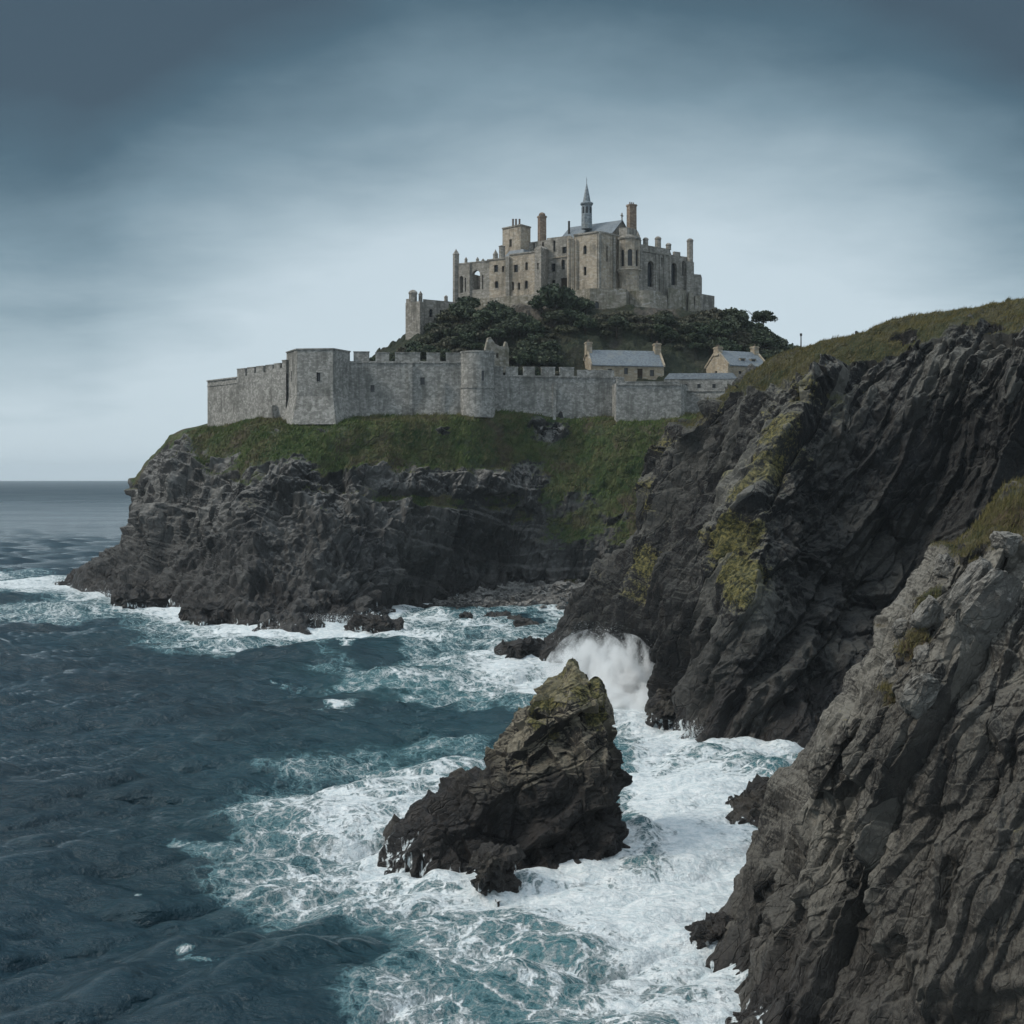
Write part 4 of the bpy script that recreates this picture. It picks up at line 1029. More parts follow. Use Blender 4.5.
# crenellated length left of the bastion, rising
r2, lp, z0, z1 = fort_piece('curtain_wall', 'short crenellated grey wall left of the big polygonal bastion', 'wall', [(236.5,317.5),(286,304)], [(290,312),(242,326)], 430, 375, {}, Yref=309)
A, B = lp[0], lp[1]
merlons(r2, A, B, [(237,245,368.5),(247,254,367.2),(256,263,366),(265.5,272,364.8),(274,280,363.3),(282,286,360)], z1, z1 + 2, 1.0, FORT)
bm = bmesh.new()
for (a_, b_, zt) in ((237, 254, 374.2), (254, 270, 372.2), (270, 286, 369.3)):
    L_ = np.linalg.norm(B - A); t_ = (B - A) / L_; s0, s1 = ray_on_edge(a_, A, B) * L_, ray_on_edge(b_, A, B) * L_
    obox(bm, A + t_ * (s0 + s1) / 2 + np.array([-t_[1], t_[0]]) * .52, t_, s1 - s0 - .01, .95, z1 - .04, WZ(zt, 309))
bm_obj('parapet', bm, FORT, r2)
bm = bmesh.new(); obox(bm, (lp[0] + lp[1]) / 2 + np.array([.2, -.9]), (lp[1] - lp[0]) / np.linalg.norm(lp[1] - lp[0]), 12.6, 2.2, z0, WZ(406, 309), .94); bm_obj('battered_base', bm, FORT, r2)
# polygonal bastion
r3, lp, z0, z1 = fort_piece('bastion_tower', 'big polygonal bastion tower with flared base at the fortress corner', 'tower', [(286.5,306),(297,298),(333,297),(350,304)], [(350,316),(296,318)], 425, 350,
    {0: [(291.5, 376, .5, 2.4, 0, False)], 1: [(318.5, 377, .95, 2.2, 0, False)]}, batter=(398, 1.5), Yref=300)
for i in range(3): course(r3, 'coping', lp[i], lp[i + 1], z1 - .15, .3, .22, FORT)
# main curtain
r4, lp, z0, z1 = fort_piece('curtain_wall', 'long crenellated wall between the polygonal bastion and the round tower', 'wall', [(350,304),(462,305)], [(462,312),(350,312)], 420, 361,
    {0: [win(372.5, 388.5, 1.0, 1.7), win(422.5, 381, 1.1, 1.8)]}, batter=(399, .8), Yref=304)
A, B = lp[0], lp[1]
merlons(r4, A, B, [(353.5,369,351.5),(375.5,389,352.3),(395,420,352.3),(426.5,440,352.8),(446,461,352.8)], z1, z1 + 2, 1.1, FORT)
course(r4, 'string_course', A, B, z1 - .45, .25, .2, FORT)
for px_, w_ in ((410.5, 1.0), (442.5, 1.1)):
    bm = bmesh.new(); t_ = (B - A) / np.linalg.norm(B - A); nn_ = np.array([t_[1], -t_[0]]); c_ = A + (B - A) * ray_on_edge(px_, A, B) + nn_ * .25
    obox(bm, c_, t_, w_, .9, z0, z1 - (.5 if px_ < 420 else 5.0)); bm_obj('buttress', bm, FORT, r4)
# round tower
def round_tower(name, label, px, Y, r, py0, py1, pys, slit):
    root = empty(name, (0, 0, 0), label, 'tower'); c = xy(px, Y); z0, z1, zs = WZ(py0, Y), WZ(py1, Y), WZ(pys, Y)
    bm = bmesh.new(); lathe(bm, c[0], c[1], [(r * 1.05, z0), (r * 1.02, zs), (r * 1.06, zs), (r * 1.06, zs + .3), (r * .985, zs + .32), (r, z1 - .5), (r * 1.03, z1 - .45), (r * 1.03, z1), (r * .88, z1), (r * .88, z1 - .9), (0, z1 - .9)], 40)
    bm_obj('wall', bm, FORT, root)
    zc = WZ(slit[1], Y); a_ = math.asin((WX(slit[0], Y) - c[0]) / r) - math.pi / 2
    t_ = np.array([-math.sin(a_), math.cos(a_)]); cc = c + np.array([math.cos(a_), math.sin(a_)]) * (r + .02)
    bm = bmesh.new(); obox(bm, cc, t_, 1.0, .3, zc - 1.5, zc + 1.5); fr = bm_obj('window', bm, FORT, root)
    bm = bmesh.new(); obox(bm, cc + np.array([math.cos(a_), math.sin(a_)]) * .06, t_, .55, .22, zc - 1.2, zc + 1.2); bm_obj('pane', bm, GLASS, fr)
    return root
round_tower('round_tower', 'squat round grey tower in the middle of the fortress wall', 477.5, 306, 4.2, 418, 352, 389, (483, 377))
# curtain right of the round tower
r5, lp, z0, z1 = fort_piece('curtain_wall', 'low crenellated wall between the round tower and the square bastion', 'wall', [(490,309),(618,314)], [(618,321),(490,316)], 420, 375.5, {}, Yref=311)
A, B = lp[0], lp[1]
merlons(r5, A, B, [(495,503,366.5),(506,518,366.8),(523.5,535,366.8),(541.5,555,367),(560,574,367.3)], z1, z1 + 2, 1.0, FORT)
course(r5, 'string_course', A, B, z1 - .4, .25, .2, FORT)
bm = bmesh.new(); t_ = (B - A) / np.linalg.norm(B - A); nn_ = np.array([t_[1], -t_[0]]); obox(bm, A + (B - A) * ray_on_edge(554, A, B) + nn_ * .25, t_, .8, .8, z0, z1 - 2.2); bm_obj('buttress', bm, FORT, r5)
obx = bmesh.new(); obox(obx, A + (B - A) * ray_on_edge(596, A, B) - nn_ * .55, t_, 9.5, 1.0, z1 - .02, WZ(370, 313)); bm_obj('parapet', obx, FORT, r5)
# square bastion
r6, lp, z0, z1 = fort_piece('square_bastion', 'square projecting grey bastion near the right end of the fortress wall', 'tower', [(612,314),(616,307),(681,308),(686,313)], [(688,320),(612,320)], 424, 383.5, {}, Yref=308)
course(r6, 'string_course', lp[1], lp[2], z1 - .5, .3, .2, FORT)
merlons(r6, lp[1], lp[2], [(617,624,377),(624.5,680,381.6)], z1, z1 + 1, 1.0, FORT)
# rightmost wall
r7, lp, z0, z1 = fort_piece('curtain_wall', 'plain right-hand end of fortress wall running behind the dark cliff', 'wall', [(684,315),(770,311)], [(770,318),(684,322)], 424, 390, {}, Yref=313)
course(r7, 'string_course', lp[0], lp[1], z1 - .3, .25, .2, FORT)
# long low outbuilding
ob = empty('outbuilding', (0, 0, 0), 'long low grey outbuilding with flat slate roof between the two houses', 'building')
o_, lp, z0, z1 = building_block(ob, 'wall', [(664,328),(735,326)], [(737,335),(665,337)], 400, 379, FORT, {0: [(699,386,.9,1.1,0,False),(714,386,.9,1.1,0,False),(686,386,.7,1.0,0,False)]}, Yref=327)
bm = bmesh.new(); c_ = np.mean(lp, 0); t_ = (lp[1] - lp[0]) / np.linalg.norm(lp[1] - lp[0]); obox(bm, c_, t_, 19.4, 9.4, z1 + .003, z1 + 1.6, .86); bm_obj('roof', bm, SLATE, ob)

# ------------------------------------------------------------------ houses behind the wall
def gable_house(name, label, pL, pR, depth, py_base, py_eave, py_ridge, wall_mat, roof_mat, wins, doors=(), ch=(), side_wins=(), dormers=()):
    root = empty(name, (0, 0, 0), label, 'house')
    A, B = xy(*pL), xy(*pR); L = np.linalg.norm(B - A); t = (B - A) / L; nb = np.array([-t[1], t[0]])
    Cc, Dd = B + nb * depth, A + nb * depth
    Ym = (pL[1] + pR[1]) / 2
    z0, ze, zr = WZ(py_base, Ym), WZ(py_eave, Ym), WZ(py_ridge, Ym + depth / 2)
    bm = bmesh.new()
    def hole(P, Q, lst):
        Ln = np.linalg.norm(Q - P); out = []
        for (hpx, hpy, w_, h_, ar, dr) in lst:
            s_ = min(max(ray_on_edge(hpx, P, Q) * Ln, w_ / 2 + .3), Ln - w_ / 2 - .3); zc = WZ(hpy, P[1] + (Q[1] - P[1]) * s_ / Ln)
            out.append((arch_loop(s_ - w_ / 2, s_ + w_ / 2, zc - h_ / 2, zc + h_ / 2, ar), dr))
        return out
    fw = hole(A, B, wins); sw = hole(Dd, A, side_wins)
    facade(bm, A, B, z0, ze, [q[0] for q in fw], .35); add_windows(root, A, B, fw, wall_mat, .35)
    facade(bm, B, Cc, z0, ze, [], .3, top=[(depth, ze), (depth / 2, zr), (0, ze)])
    facade(bm, Cc, Dd, z0, ze, [], .3)
    facade(bm, Dd, A, z0, ze, [q[0] for q in sw], .35, top=[(depth, ze), (depth / 2, zr), (0, ze)]); add_windows(root, Dd, A, sw, wall_mat, .35)
    bm_obj('wall', bm, wall_mat, root)
    bm = bmesh.new(); e = .3; th = .28
    for s in (0, 1):
        ev = (A if s == 0 else Dd) - nb * (e if s == 0 else -e); drop = (zr - ze) / (depth / 2) * e
        rg = (A + Dd) / 2
        q = []
        for zz_ in (0.02, th):
            q.append([bm.verts.new((*(ev - t * .02), ze - drop + zz_)), bm.verts.new((*(ev + t * (L + .02)), ze - drop + zz_)), bm.verts.new((*(rg + t * (L + .02)), zr + zz_)), bm.verts.new((*(rg - t * .02), zr + zz_))])
        for k in range(4): bm.faces.new((q[0][k], q[0][(k + 1) % 4], q[1][(k + 1) % 4], q[1][k]))
        bm.faces.new(q[0][::-1]); bm.faces.new(q[1])
    rf = bm_obj('roof', bm, roof_mat, root)
    # raised stone copings on both gables
    for k in (0, 1):
        bm = bmesh.new(); b0 = A if k == 0 else B; off = t * (-.28 if k == 0 else .28); sg = -1 if k == 0 else 1
        for (s0_, z0_, s1_, z1_) in ((-.35, ze - .25, depth / 2, zr + .1), (depth / 2, zr + .1, depth + .35, ze - .25)):
            vs = []
            for (w0, dz_) in ((0, 0), (0, .6), (1, .6), (1, 0)):
                o_ = t * sg * (.5 * w0 - .25)
                vs.append((b0 + nb * s0_ + o_, z0_ + dz_, b0 + nb * s1_ + o_, z1_ + dz_))
            lo = [bm.verts.new((v_[0][0], v_[0][1], v_[1])) for v_ in vs]; hi = [bm.verts.new((v_[2][0], v_[2][1], v_[3])) for v_ in vs]
            for i in range(4): bm.faces.new((lo[i], lo[(i + 1) % 4], hi[(i + 1) % 4], hi[i]))
            bm.faces.new(lo[::-1]); bm.faces.new(hi)
        bm_obj('gable_coping', bm, wall_mat, root)
    for (s_, w_, py_t, pots) in ch:
        cpos = A + t * (s_ * L) + nb * depth / 2; zt = WZ(py_t, cpos[1])
        bm = bmesh.new(); obox(bm, cpos, t, w_, w_ * 1.25, zr - 1.2, zt - .5, .98); obox(bm, cpos, t, w_ + .3, w_ * 1.25 + .3, zt - .5, zt - .2); obox(bm, cpos, t, w_, w_ * 1.2, zt - .2, zt)
        co = bm_obj('chimney', bm, wall_mat, root)
        for k in range(pots):
            bm = bmesh.new(); lathe(bm, *(cpos + nb * (k - (pots - 1) / 2) * .7), [(.2, zt - .01), (.16, zt + .5), (.2, zt + .6)], 8); bm_obj('chimney_pot', bm, CLAY, co)
    for (s_, w_) in dormers:
        q = A + t * s_ * L + nb * depth * .16; zb_ = ze + (zr - ze) * .20
        bm = bmesh.new(); obox(bm, q + nb * .9, t, w_, 2.0, zb_, zb_ + 1.35); dd = bm_obj('dormer', bm, wall_mat, root)
        bm = bmesh.new(); obox(bm, q + nb * .85, t, w_ + .3, 2.4, zb_ + 1.352, zb_ + 1.9, .45); bm_obj('dormer_roof', bm, roof_mat, dd)
        bm = bmesh.new(); obox(bm, q - nb * .12, t, w_ * .6, .08, zb_ + .3, zb_ + 1.15); bm_obj('pane', bm, GLASS, dd)
    return root
gable_house('stone_house', 'long stone house with blue slate roof and two gable chimneys behind the wall', (591,330), (664,334), 8.5, 392, 365.5, 351.5, HOUSE, SLATE,
    [(610,372,1.1,1.7,0,False),(626,371,1.1,1.7,0,False),(640,373.5,1.5,2.6,0,True),(652,373,1.2,1.7,0,False)], ch=((.02, 1.6, 342, 2), (.97, 1.7, 343.5, 2)), side_wins=[(585,371,.9,1.5,0,False)])
gable_house('stone_house', 'smaller stone house with dormers in its slate roof at the edge of the dark cliff', (728,331), (768,337), 10.0, 400, 366, 352.5, HOUSE, SLATE,
    [(740,374,1.0,1.6,0,False),(752,374,1.0,1.6,0,False)], ch=((.03, 1.6, 347, 2), (.95, 1.5, 346.5, 1)), side_wins=[(716,374,1.0,1.6,0,False)], dormers=((.45, 1.8), (.72, 1.8)))
# ruined gable behind the round tower
rg = empty('ruined_gable', (0, 0, 0), 'pale broken stone gable standing behind the round tower', 'ruin')
A, B = xy(485.5, 322), xy(509, 326); L_ = np.linalg.norm(B - A)
bm = bmesh.new(); zb_ = WZ(372, 324)
prof = [(L_, WZ(349, 324)), (L_ * .93, WZ(342, 324)), (L_ * .86, WZ(341, 324)), (L_ * .80, WZ(346, 324)), (L_ * .62, WZ(346, 324)), (L_ * .42, WZ(344, 324)), (L_ * .22, WZ(337.5, 324)), (L_ * .12, WZ(338.5, 324)), (0.0, WZ(350, 324))]
facade(bm, A, B, zb_, 0, [arch_loop(L_ * .5 - .4, L_ * .5 + .4, WZ(358, 324), WZ(353, 324), 0)], .6, top=prof)
ret = bmesh.ops.extrude_face_region(bm, geom=[f_ for f_ in bm.faces if abs(f_.normal.z) < .5])
t_ = (B - A) / L_
bmesh.ops.translate(bm, verts=[v for v in ret['geom'] if isinstance(v, bmesh.types.BMVert)], vec=(-t_[1] * .8, t_[0] * .8, 0))
bm_obj('wall', bm, RETAIN, rg)
bm = bmesh.new(); obox(bm, (A + B) / 2 + np.array([-t_[1], t_[0]]) * 4.2, t_, L_ * .8, 6.6, zb_, WZ(352, 324)); bm_obj('rear_wall', bm, RETAIN, rg)

# ------------------------------------------------------------------ the castle
cs = empty('castle', (WX(585, 375), 375, 78), 'large many-towered stone castle crowning the wooded hill, with a slender spire', 'castle')
CS_OFF = np.array([WX(585, 375), 375, 78])
class Sub:      # build in world coordinates, parented with the inverse offset
    pass
def ww(*a): return a
castle_root = empty('castle', (0, 0, 0))   # temporary collector, children are moved to the real root at the end
K = castle_root
def YL(px): return 388 - (px - 453) * (27.0 / 152)          # left flank comes towards the viewer
def YR(px): return 361 + (px - 605) * (31.0 / 110)          # right flank recedes
# left arcade with open arches (thick wall, sky shows through)
A, B = xy(458.5, YL(458)), xy(489, YL(489)); L_ = np.linalg.norm(B - A)
def sl(px): return ray_on_edge(px, A, B) * L_
ym = YL(472)
hl = [arch_loop(sl(459.6), sl(463.2), WZ(292, ym), WZ(275, ym), 1), arch_loop(sl(464.6), sl(466), WZ(291, ym), WZ(277, ym), 0), arch_loop(sl(472), sl(480), WZ(290, ym), WZ(270.5, ym), 1), arch_loop(sl(482), sl(483.3), WZ(290, ym), WZ(276, ym), 0)]
bm = bmesh.new(); facade(bm, A, B, WZ(312, ym), WZ(263, ym), hl, 1.4)
t_ = (B - A) / L_; nb = np.array([-t_[1], t_[0]])
facade(bm, B + nb * 1.4, A + nb * 1.4, WZ(312, ym), WZ(263, ym), [[(L_ - s_, z_) for s_, z_ in h_][::-1] for h_ in hl], .0001)
for P_ in ((A, A + nb * 1.4), (B, B + nb * 1.4)):
    bm.faces.new([bm.verts.new((*P_[0], WZ(312, ym))), bm.verts.new((*P_[1], WZ(312, ym))), bm.verts.new((*P_[1], WZ(263, ym))), bm.verts.new((*P_[0], WZ(263, ym)))])
obox(bm, (A + B) / 2 + nb * .7, t_, L_ + .3, 1.7, WZ(263, ym) - .02, WZ(262, ym))
bm_obj('arcade_wall', bm, STONE_G, K)
bm = bmesh.new(); c_ = (A + B) / 2 + nb * 6.5; obox(bm, xy(461.5, YL(461)) + nb * 5, t_, 4.4, 6, WZ(312, ym), WZ(272, ym)); obox(bm, xy(485, YL(485)) + nb * 4.6, t_, 5, 6, WZ(312, ym), WZ(266, ym)); bm_obj('rear_wall', bm, STONE_G, K)
pinnacle(K, 'corner_turret', 456, YL(456) + .6, 1.7, 312, 249, STONE_G, .09)
for px_, py_ in ((466, 257), (477.5, 257), (483, 258.5)): pinnacle(K, 'pinnacle', px_, YL(px_) + .7, .8, 263, py_, STONE_G, .45)
pinnacle(K, 'pinnacle', 470, YL(470) - .2, .7, 312, 262, STONE_G, .05)
# terrace plinth under the left flank
building_block(K, 'terrace_wall', [(468,YL(468)-2.5),(548,YL(548)-3)], [(548,YL(548)+4),(468,YL(468)+4)], 318, 297.5, RETAIN, {}, Yref=YL(510))
# lit residential ranges
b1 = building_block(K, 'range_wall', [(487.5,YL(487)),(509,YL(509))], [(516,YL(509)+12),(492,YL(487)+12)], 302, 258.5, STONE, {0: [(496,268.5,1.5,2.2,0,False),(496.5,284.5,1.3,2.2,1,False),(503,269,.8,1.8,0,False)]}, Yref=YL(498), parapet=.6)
building_block(K, 'buttress', [(505.5,YL(506)-1.6),(509.3,YL(509)-1.6)], [(509.6,YL(509)+1),(505.7,YL(506)+1)], 302, 257, STONE_G, {}, Yref=YL(507))
b2 = building_block(K, 'range_wall', [(509.5,YL(509)-.6),(534.5,YL(534)-1.5)], [(545,YL(534)+11),(516,YL(509)+11)], 302, 253.5, STONE,
    {0: [(515.8,268.5,1.6,2.3,0,False),(526.5,266,1.0,2.4,1,False),(526.3,284.5,1.2,2.6,1,False),(512.8,286,.9,2.6,1,False),(519,286,.9,2.2,1,False)]}, Yref=YL(522), parapet=.6)
course(K, 'string_course', b2[1][0], b2[1][1], b2[3] - .3, .35, .3, STONE_G)
course(K, 'string_course', b1[1][0], b1[1][1], b1[3] - .3, .35, .3, STONE_G)
bm = bmesh.new(); c_ = xy(522, YL(522) + 5); obox(bm, c_, (b2[1][1] - b2[1][0]) / np.linalg.norm(b2[1][1] - b2[1][0]), 7.4, 8.5, b2[3] - .4, WZ(248.5, YL(522)), .72); bm_obj('slate_roof', bm, SLATE, K)
# dark projecting stair block
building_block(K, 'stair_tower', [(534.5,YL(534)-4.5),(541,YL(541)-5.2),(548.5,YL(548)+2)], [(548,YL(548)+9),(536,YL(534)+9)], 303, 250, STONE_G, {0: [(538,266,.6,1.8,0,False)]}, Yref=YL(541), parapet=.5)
bm = bmesh.new(); c_ = xy(541.5, YL(541)); lathe(bm, c_[0], c_[1], [(2.3, WZ(250.2, YL(541))), (1.7, WZ(247.5, YL(541))), (0, WZ(246.5, YL(541)))], 14); bm_obj('cap', bm, STONE_G, K)
# range right of it, with a dark doorway
b4 = building_block(K, 'range_wall', [(547,YL(547)+2),(571,YL(571)+2)], [(575,YL(571)+14),(550,YL(547)+14)], 298, 235.5, STONE_G,
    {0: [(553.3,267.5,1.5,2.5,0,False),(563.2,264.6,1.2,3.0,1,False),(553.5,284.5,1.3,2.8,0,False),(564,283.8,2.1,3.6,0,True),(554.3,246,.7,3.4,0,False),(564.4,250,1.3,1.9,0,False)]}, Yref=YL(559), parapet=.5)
course(K, 'string_course', b4[1][0], b4[1][1], WZ(256.5, YL(559)), .3, .25, STONE)
# upper hall wall behind the lit ranges
building_block(K, 'hall_wall', [(512,YL(512)+9),(571,YL(571)+6)], [(578,YL(571)+20),(516,YL(512)+24)], 300, 240.5, STONE_G, {0: [(534,246,.7,2,0,False),(543,245.5,.7,2,0,False)]}, Yref=YL(541) + 7, parapet=.5)
pinnacle(K, 'pinnacle', 495.5, YL(495) + 1.0, 1.3, 259, 249.5, STONE_G, .55)
pinnacle(K, 'buttress', 502, YL(501) + 1.5, 1.6, 259, 245, STONE_G, .12, 8)
# big left tower with lower turret
tw = building_block(K, 'tower_wall', [(502.5,YL(503)+6),(520.5,YL(520)+3),(530.5,YL(530)+9)], [(526,YL(528)+17),(506,YL(506)+16)], 262, 227, STONE, {0: [(510.5,243,1.1,2.4,0,False)]}, Yref=YL(516) + 6, parapet=.8)
for i in (0, 1): course(K, 'coping', tw[1][i], tw[1][i + 1], tw[3] - .25, .4, .3, STONE_G)
for px_ in (513, 516, 519.5): pinnacle(K, 'chimney_pot', px_, YL(516) + 9, .5, 228, 219.3, CLAY, .02, 8)
chimney(K, 542, YL(542) + 9, 2.2, 1.7, 246, 216, BRICK, 0)
pinnacle(K, 'chimney_cap', 542, YL(542) + 9, 1.5, 216, 212.5, BRICK, .5, 8, True)
# central tower block: lit left face, shaded right face
c1 = building_block(K, 'keep_wall', [(574,366.5),(597,361.5),(602,362),(620,368)], [(624,384),(580,384)], 295, 232, STONE,
    {0: [(585,249.7,1.2,2.6,1,False),(585,271,1.0,2.5,0,False)], 2: [(607,254,.8,4.5,1,False)]}, Yref=362, parapet=.6)
for i in (0, 1, 2): course(K, 'coping', c1[1][i], c1[1][i + 1], c1[3] - .3, .45, .3, STONE_G)
for px_ in (569, 572.3, 576): pinnacle(K, 'pilaster', px_, 365.5, .85, 297, 238 - (576 - px_) * .3, STONE, .05)
for px_, py_ in ((599.5, 231), (614, 236)): pinnacle(K, 'pilaster', px_, 361.6 + max(0, px_ - 602) * .33, .85, 296, py_, STONE_G, .05)
# church: clerestory wall, slate roof, gable with cross
YC = 372.0
A, B = xy(560, YC + 8), xy(612, YC - 3); t_ = (B - A) / np.linalg.norm(B - A); nb = np.array([-t_[1], t_[0]]); L_ = np.linalg.norm(B - A)
ze, zr = WZ(235.5, YC), WZ(222.5, YC + 4)
z_e = ze; dpt = 11.5
bm = bmesh.new()
D_, E_ = A + nb * dpt, B + nb * dpt
facade(bm, A, B, WZ(262, YC), ze, [], .3); facade(bm, D_[:2] * 1.0 + 0, A, WZ(262, YC), ze, [], .3, top=[(dpt, ze), (dpt / 2, zr), (0, ze)])
facade(bm, B, E_, WZ(262, YC), ze, [arch_loop(dpt / 2 - .6, dpt / 2 + .6, ze - 2.5, ze + 1.2, 1)], .4, top=[(dpt, ze), (dpt / 2, zr), (0, ze)]); facade(bm, E_, D_, WZ(262, YC), ze, [], .3)
bm_obj('nave_wall', bm, STONE_G, K)
add_windows(K, B, E_, [(arch_loop(dpt / 2 - .6, dpt / 2 + .6, ze - 2.5, ze + 1.2, 1), False)], STONE, .4)
bm = bmesh.new(); mid = (A + D_) / 2
for ev in (A - nb * .3, D_ + nb * .3):
    q = []
    for zz_ in (.03, .3):
        q.append([bm.verts.new((*(ev - t_ * .25), ze - .25 + zz_)), bm.verts.new((*(ev + t_ * (L_ + .25)), ze - .25 + zz_)), bm.verts.new((*(mid + t_ * (L_ + .25)), zr + zz_)), bm.verts.new((*(mid - t_ * .25), zr + zz_))])
    for k in range(4): bm.faces.new((q[0][k], q[0][(k + 1) % 4], q[1][(k + 1) % 4], q[1][k]))
    bm.faces.new(q[0][::-1]); bm.faces.new(q[1])
bm_obj('nave_roof', bm, SLATE, K)
gx = (B + E_) / 2
bm = bmesh.new(); obox(bm, gx, t_, .3, .3, zr, zr + 2.4); obox(bm, gx, nb, 1.3, .26, zr + 1.4, zr + 1.75); bm_obj('gable_cross', bm, STONE_G, K)
pinnacle(K, 'vent_pipe', 569, YC + 9, .55, 234, 221, POLE, .05, 8)
# spire
sc_ = xy(586.7, 376.5); sp = lambda py: WZ(py, 376.5)
bm = bmesh.new(); lathe(bm, sc_[0], sc_[1], [(1.75, sp(229)), (1.72, sp(221)), (1.62, sp(206)), (1.62, sp(204.5))], 8, .39); spz = bm_obj('spire_shaft', bm, LEAD, K)
bm = bmesh.new(); lathe(bm, sc_[0], sc_[1], [(1.70, sp(205.5)), (2.05, sp(204.4)), (2.05, sp(203.3)), (1.25, sp(202)), (.95, sp(196.5)), (.55, sp(190)), (.12, sp(184)), (.05, sp(183))], 8, .39); bm_obj('spire_roof', bm, LEAD, spz)
bm = bmesh.new(); lathe(bm, sc_[0], sc_[1], [(.07, sp(184.5)), (.06, sp(180)), (.16, sp(179.7)), (.05, sp(179.2)), (.03, sp(177))], 6); bm_obj('finial', bm, POLE, spz)
for a_ in range(8):
    an = .39 + math.pi / 8 + a_ * math.pi / 4; c_ = sc_ + np.array([math.cos(an), math.sin(an)]) * 1.50
    bm = bmesh.new(); obox(bm, c_, (-math.sin(an), math.cos(an)), .55, .16, sp(214), sp(207.5)); bm_obj('louvre', bm, GLASS, spz)
# tall chimney stack right of the church and its shoulder
chimney(K, 631.6, 371, 2.4, 1.9, 240, 204.6, BRICK, 3, .5)
building_block(K, 'stack_base', [(619,368),(627,367),(636.5,370)], [(640,380),(622,380)], 295, 228.5, STONE_G, {}, Yref=369)
pinnacle(K, 'pilaster', 638, 368.5, 1.6, 262, 231.5, STONE_G, .3, 6)
# octagonal oriel tower
oc = xy(629, 366.8); zc0, zc1, zl = WZ(296, 364), WZ(238, 364), WZ(269.6, 364)
rr_ = 3.35; octp = [oc + rr_ * np.array([math.cos(math.radians(a_)), math.sin(math.radians(a_))]) for a_ in (-157.5, -112.5, -67.5, -22.5, 22.5, 67.5, 112.5, 157.5)]
bm = bmesh.new(); wn = {}
for i in range(8):
    P_, Q_ = octp[i], octp[(i + 1) % 8]; Ln = np.linalg.norm(Q_ - P_)
    hs = []
    if i in (0, 1, 2):
        lp_ = arch_loop(Ln / 2 - .68, Ln / 2 + .68, WZ(266, 364), WZ(249, 364), 1); hs = [lp_]; wn[i] = (P_, Q_, lp_)
    facade(bm, P_, Q_, zl + .3, zc1, hs, .6)
bm.faces.new([bm.verts.new((*p_, zc1)) for p_ in octp])
bm_obj('oriel_wall', bm, STONE, K)
for i, (P_, Q_, lp_) in wn.items(): add_windows(K, P_, Q_, [(lp_, False)], STONE, .6)
bm = bmesh.new(); lathe(bm, oc[0], oc[1], [(3.0, zc0), (2.95, zl - 1.6), (3.4, zl - .2), (3.75, zl), (3.75, zl + .32), (3.3, zl + .34)], 24); bm_obj('oriel_base', bm, STONE, K)
bm = bmesh.new(); lathe(bm, oc[0], oc[1], [(3.55, zc1 - .3), (3.7, zc1), (3.7, zc1 + .35), (3.2, zc1 + .36), (3.0, zc1 + .9), (.1, zc1 + 1.6), (0, zc1 + 1.6)], 8, math.radians(22.5)); bm_obj('oriel_cornice', bm, STONE_G, K)
# right wing with tall arches
w1 = building_block(K, 'wing_wall', [(638,YR(638)),(669.5,YR(669))], [(672,YR(669)+12),(644,YR(638)+14)], 305, 246.5, STONE_G, {0: [(650.6,274,2.7,7.8,1,False),(661.5,262,.7,3,0,False)]}, Yref=YR(654), parapet=.6, depth=1.2)
course(K, 'string_course', w1[1][0], w1[1][1], WZ(253.5, YR(654)), .4, .3, STONE_G)
pinnacle(K, 'pinnacle', 645.6, YR(646) + 1, 1.3, 248, 237.5, STONE_G, .1, 8, True)
pinnacle(K, 'pinnacle', 658, YR(658) + 1, 1.5, 248, 236.5, STONE_G, .1, 8, True)
pinnacle(K, 'pinnacle', 668.5, YR(668) + .8, 1.3, 250, 243, STONE_G, .1, 8, True)
for px_ in (656, 660, 664, 669.8): pinnacle(K, 'pilaster', px_, YR(px_) - .2, .75, 304, 254.5, STONE_G, .03)
w2 = building_block(K, 'wing_wall', [(669.5,YR(669)+2),(688,YR(688)+1)], [(692,YR(688)+12),(674,YR(669)+13)], 308, 255, STONE_G, {0: [(674,274,2.3,7.0,1,False),(683.5,268,1.2,4.5,1,False)]}, Yref=YR(679), parapet=.6, depth=1.2)
merlons(K, w2[1][0], w2[1][1], [(674.5,680.5,252)], w2[3], w2[3] + 1, .8, STONE_G, False)
pinnacle(K, 'corner_turret', 690, YR(690), 1.55, 315, 238.5, STONE_G, .02, 8, True)
building_block(K, 'turret_base', [(686.5,YR(687)-1),(694,YR(693)-.5)], [(694,YR(694)+4),(687,YR(687)+4)], 318, 262, STONE_G, {}, Yref=YR(690))
building_block(K, 'wing_wall', [(693,YR(693)+2),(701,YR(701)+1)], [(702,YR(701)+8),(694,YR(693)+8)], 318, 273.5, STONE_G, {}, Yref=YR(697), parapet=.4)
building_block(K, 'wing_wall', [(698.5,YR(699)-.5),(714.5,YR(714)+1)], [(714,YR(714)+9),(699,YR(699)+8)], 322, 294.5, STONE_G, {}, Yref=YR(706), parapet=.5)
